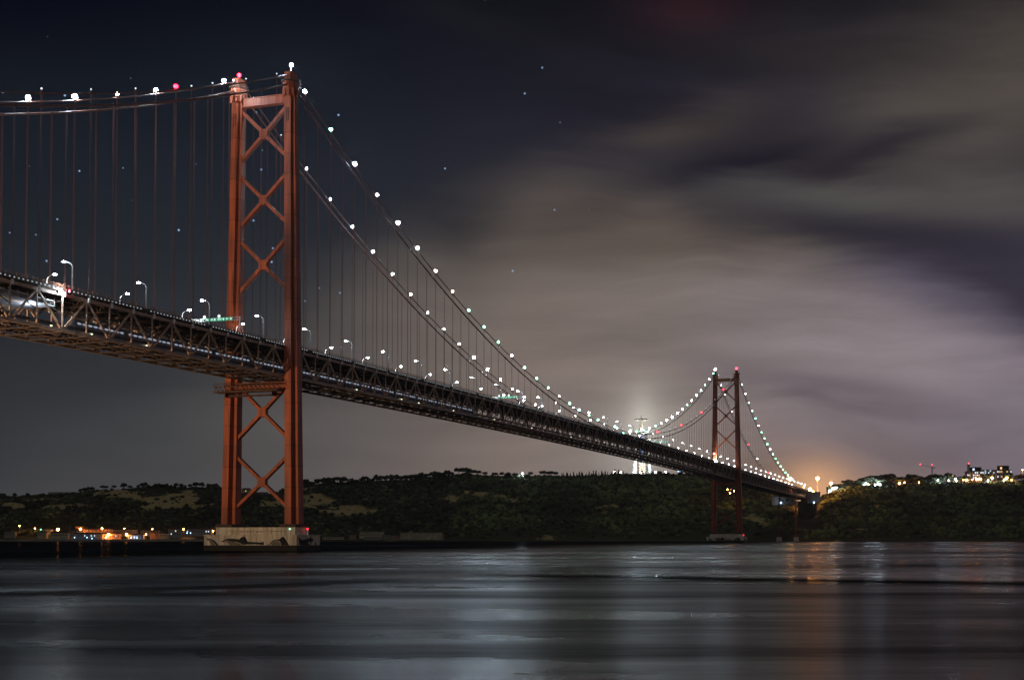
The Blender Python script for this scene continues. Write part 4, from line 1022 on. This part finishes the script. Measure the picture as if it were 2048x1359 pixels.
# ---------------------------------------------------------------- lamps on the bank
def post_lamp(m, h, r, name, label, cat='street lamp', group=None):
    t = empty(name); tag(t, label, cat, group)
    MB().tube([(0, 0, -5), (0, 0, h)], [.22, .14], 6).box((0, -.5, h + .05), (.5, 1.4, .2)).build('pole', GALV, t)
    MB().ball((0, -1.0, h - .3), r, 1).build('lamp_head', m, t); return t
_pl = {}
HM = {}
def bank_lamp(px, py, d, m, r, label, h=8.0, name='street_lamp', cat='street lamp', group=None):
    key = (m.name, round(r, 2), h)
    p = P(px, py, d); p.z -= h - .3; p += VX * 1.0
    if key not in _pl: o = _pl[key] = post_lamp(m, h, r, name, label, cat, group); o.location = p; o.rotation_euler = (0, 0, TH)
    else: o = dup(_pl[key], p, TH, label); 
    if group: o['group'] = group
    return o
G1 = 'sodium lamps along the left waterfront'
for px, py, off, r, lab in ((39, 1051, 70, .95, 'leftmost orange street lamp, higher up the left shore'), (70, 1056, 72, .8, 'orange street lamp beside the small house on the left shore'),
    (116, 1058, 60, 2.0, 'large yellow-orange lamp above the long cream row on the left shore'), (161, 1057, 58, 1.7, 'orange lamp in front of the rose building with flat roof'),
    (204, 1056, 60, 1.3, 'orange lamp above the dark quay shed roof'), (217, 1068, 13, 1.7, 'brightest orange quay lamp at the waterside'), (212, 1074, 10, 1.0, 'small orange lamp low beside the brightest quay lamp'),
    (249, 1057, 60, 1.4, 'orange lamp behind the warehouse roofs on the left shore'), (253, 1068, 12, 1.6, 'orange quay lamp left of the white boathouse'),
    (292, 1068, 14, 1.0, 'yellow globe lamp beside its reflection right of the boathouse'), (304.5, 1058, 50, 1.2, 'orange lamp above the grey shed, right of the boathouse'),
    (367, 1057.5, 45, 1.2, 'orange lamp between the grey villa and the factory hall'), (426, 1061, 30, .9, 'dim orange lamp at the right end of the factory hall')):
    bank_lamp(px, py, DS + off, LORANGE, r, lab, group=G1, h=6.0)
G2 = 'blue-white lamps on the left quay'
for px, py, lab in ((149, 1074, 'blue lamp on the quayside shed, left of three'), (174, 1074, 'blue lamp on the quayside shed, middle of three'), (184, 1076, 'blue lamp on the quayside shed, right of three'),
    (262, 1075, 'blue lamp on the boathouse front, left of three'), (269, 1074, 'blue lamp on the boathouse front, middle of three'), (274, 1075, 'blue lamp on the boathouse front, right of three'),
    (374, 1065, 'blue lamp at the left end of the factory hall'), (381, 1065, 'second blue lamp at the left end of the factory hall')):
    bank_lamp(px, py, DS + 7, LBLUE, .75, lab, h=3.0, group=G2)
bank_lamp(81.5, 1058, DS + 60, mat('lamp_green', (.1, .5, .2), emit=(.15, 1, .35), estr=12), .7, 'small green lamp above the cream house on the left shore', h=3.0)
bank_lamp(1045, 946, ridge_d(1045), LWHITE, .9, 'single white lamp on the bare hilltop left of the statue', h=4.0)
bank_lamp(879, 953, ridge_d(879), LDIM, .9, 'faint lamp between the umbrella pines on the skyline', h=3.0)
bank_lamp(270.5, 981.5, ridge_d(270) - 4, LYEL, .9, 'pale lamp at the edge of the left cliff top', h=3.0); bank_lamp(415, 981, ridge_d(415) - 4, LYEL, .7, 'faint pale lamp in the dark wood left of the near tower', h=3.0)
for i, (px, py, r, lab) in enumerate(((1635.5, 956, 2.6, 'tall sodium mast lamp on the skyline right of the bridge end'), (1662, 966, 2.2, 'orange lamp beside the white floodlit house'), (1620, 978, 2.4, 'orange lamp where the bridge meets the hill'), (1626, 982, 1.2, 'small orange lamp beside the bridge end lamp'))):
    bank_lamp(px, py, DS + (260 if i != 1 else 330), LOBIG, r, lab, h=(30.0 if i == 0 else 9.0), group='sodium lamps at the far bridge end')
bank_lamp(1574, 961, DS - 120, LORANGE, 1.0, 'spare', h=8) if False else None
beacon((12.6, 1432, zd(1432)), LOBIG, 1.9, 'bright orange lamp over the roadway near the far bridge end', 6.5)
beacon((8.0, 1620, zd(1620)), LORANGE, 1.1, 'orange lamp on the deck just before the far hill', 4.0)
bank_lamp(1562, 1004.5, DS + 52, LBLUE2, 1.5, 'bluish lamp under the bridge on the pale building', h=6.0); bank_lamp(1628, 1004, DS + 172, LBLUE2, 1.5, 'bluish lamp at the foot of the cable anchorage', h=5.0)
for i, (px, py) in enumerate(((1660, 981), (1665, 976), (1670, 975), (1674, 974), (1677, 984), (1668, 984))): bank_lamp(px, py, ridge_d(px) - 2, LWHITE, .8 if i in (0, 2) else .4, f'white floodlight on the white house, {ordn(i + 1)} from its left', h=3.0, cat='floodlight', group='floodlights on the white house')
for i, (px, py, o_) in enumerate(((1721, 969, 0), (1728, 969, 0), (1733, 966, 0), (1738, 968, 1), (1750, 969, 0), (1756, 967, 0), (1760, 968, 0), (1765, 969, 0), (1799, 966, 1), (1809, 964, 1), (1838, 964, 1), (1876, 960, 0), (1897, 961, 0), (1911, 957, 0), (1913, 961, 1), (1927, 959, 1), (1933, 959, 1), (1945, 958, 1), (1953, 957, 1), (1958, 958, 1), (1962, 957, 1), (1976, 960, 0), (1984, 955, 1), (2010, 958, 0), (2014, 955, 1), (2023, 959, 1), (2045, 939, 1))):
    big = px in (1799, 1933, 1953, 1984, 2014)
    bank_lamp(px, py, ridge_d(px) - 4, LORANGE if o_ else LWHITE, 1.7 if big else (.9 if o_ else .7), f'{"orange" if o_ else "white"} lamp along the right hilltop road, {ordn(i + 1)} from the bridge side', h=5.0 if not o_ else 6.0, group='lamps along the right hilltop road')
for i, (px, py, d_) in enumerate(((1455, 978, 120), (1462, 975, 124), (1468, 981, 118), (1474, 979, 122), (1460, 985, 110))): bank_lamp(px, py, DS + d_, LORANGE, .9, f'yellow lamp on the slope behind the far tower, {ordn(i + 1)} of five from the left', h=5.0, group='yellow lamps on the slope behind the far tower')

# ---------------------------------------------------------------- the hilltop monument
dS_ = 2476; sb_ = P(1283.5, 944, dS_); sc = dS_ / F
mon = empty('statue_monument', sb_, TH); tag(mon, 'floodlit statue with outstretched arms on a tall four-legged pedestal on the hill', 'monument')
H1 = 70.0
for sx_ in (-1, 1):
    for sy_ in (-1, 1):
        MB().loft([[Vector((sx_ * (a + i * w_), sy_ * (a + j * w_), z)) for i, j in ((-1, -1), (1, -1), (1, 1), (-1, 1))] for z, a, w_ in ((-6, 14, 2.4), (H1, 8.6, 1.9))]).build('pillar', STATM, mon)
MB().box((0, 0, H1 + 1.2), (22.5, 22.5, 2.4)).box((0, 0, H1 + 4.5), (17, 17, 4.2)).build('platform', STATM, mon)
b = MB().box((0, 0, 6), (12, 12, 24)).build('entrance_block', mat('entrance_stone', (.50, .42, .32), .9), mon)
MB().box((0, -6.08, 1), (4.6, .2, 5)).build('doorway', WIND, mon)
st = MB(); z0 = H1 + 6.6
prof = [(0, 4.2, 3.6), (6, 3.6, 3.0), (12, 3.3, 2.7), (17, 3.5, 2.6), (21, 3.9, 2.5), (22.8, 3.0, 2.0), (23.6, 1.2, 1.2), (24.2, 1.15, 1.15)]
st.loft([ellipse_ring(0, 0, z0 + z, a, b_, 14) for z, a, b_ in prof])
st.build('robed_figure', STATM, mon, True)
hd = MB().ball((0, -.2, z0 + 26), 1.7, 2, (.85, .95, 1.25)).build('head', STATM, mon, True)
for s in (-1, 1):
    MB().loft([[Vector((s * x, y_ * q, z0 + z + e * q2)) for y_, e in ((-1, -1), (1, -1), (1, 1), (-1, 1))] for x, z, q, q2 in ((2.6, 20.6, 1.6, 2.2), (7, 20.6, 1.3, 1.9), (11, 20.9, 1.1, 1.5), (12.6, 21.2, .7, .7), (14.3, 21.4, .45, .5))]).build('outstretched_arm', STATM, mon, True)
def mono(v): return sb_ + RX * v[0] + VX * v[1] + Vector((0, 0, v[2]))
for nm, a, b_, pw, col, ang in (('monument_flood_left', (-30, -38, 2), (-6, 0, 45), 7e4, (.95, 1, .93), R(100)), ('monument_flood_right', (30, -38, 2), (6, 0, 45), 7e4, (1, .92, .8), R(100)),
    ('monument_flood_statue', (4, -18, H1 - 2), (0, 0, z0 + 16), 6e4, (1, .9, .75), R(70)), ('monument_flood_door', (0, -16, -1), (0, 0, 10), 1.8e4, (1, .45, .1), R(80)), ('monument_flood_blue', (0, -12, 30), (0, 10, 40), 9e3, (.1, .4, 1), R(120))):
    spot(nm, mono(a), mono(b_), pw, col, ang, .8, 1)
MB().box((0, 8, 42), (3.2, .6, 56)).build('lift_shaft', mat('blue_glow_panel', (.1, .2, .5), .5, emit=(.05, .3, 1), estr=.9, sampling=False), mon)  # glows by itself to imitate blue floodlight on the pedestal core
for i, (px, py, m, r) in enumerate(((1229, 943, LWHITE, 1.7), (1241, 944, LWHITE, 1.7), (1268, 943, LWHITE, 1.5), (1281, 944, LWHITE, 1.2), (1311, 944, LWHITE, 1.3), (1331, 943, LWHITE, 1.0), (1357, 941, LBLUE, 1.6), (1361, 943, LBLUE, 1.4))):
    bank_lamp(px, py, dS_ - 46, m, r, f'floodlight at the foot of the hilltop monument, {ordn(i + 1)} from the left', h=3.0, cat='floodlight', group='floodlights round the hilltop monument')
for s in (-1, 1): beacon(mono((s * 10.5, -10.5, H1 + 2.6)), LGREEN, 1.2, f'pale green lamp on the {"left" if s < 0 else "right"} corner of the monument platform', 1.0)

# night air over the estuary
hz = MB().box((0, 1500, 160), (9000, 5400, 330)).build('haze', bpy.data.materials.new('haze_air')); hz['kind'] = 'stuff'
hmz = hz.data.materials[0]; hmz.use_nodes = True; t = hmz.node_tree; t.nodes.clear(); o_ = t.nodes.new('ShaderNodeOutputMaterial'); v_ = t.nodes.new('ShaderNodeVolumePrincipled')
v_.inputs['Color'].default_value = (.9, .9, .92, 1); v_.inputs['Density'].default_value = .00003; v_.inputs['Anisotropy'].default_value = .6; t.links.new(v_.outputs[0], o_.inputs['Volume'])
cy.volume_bounces = 0
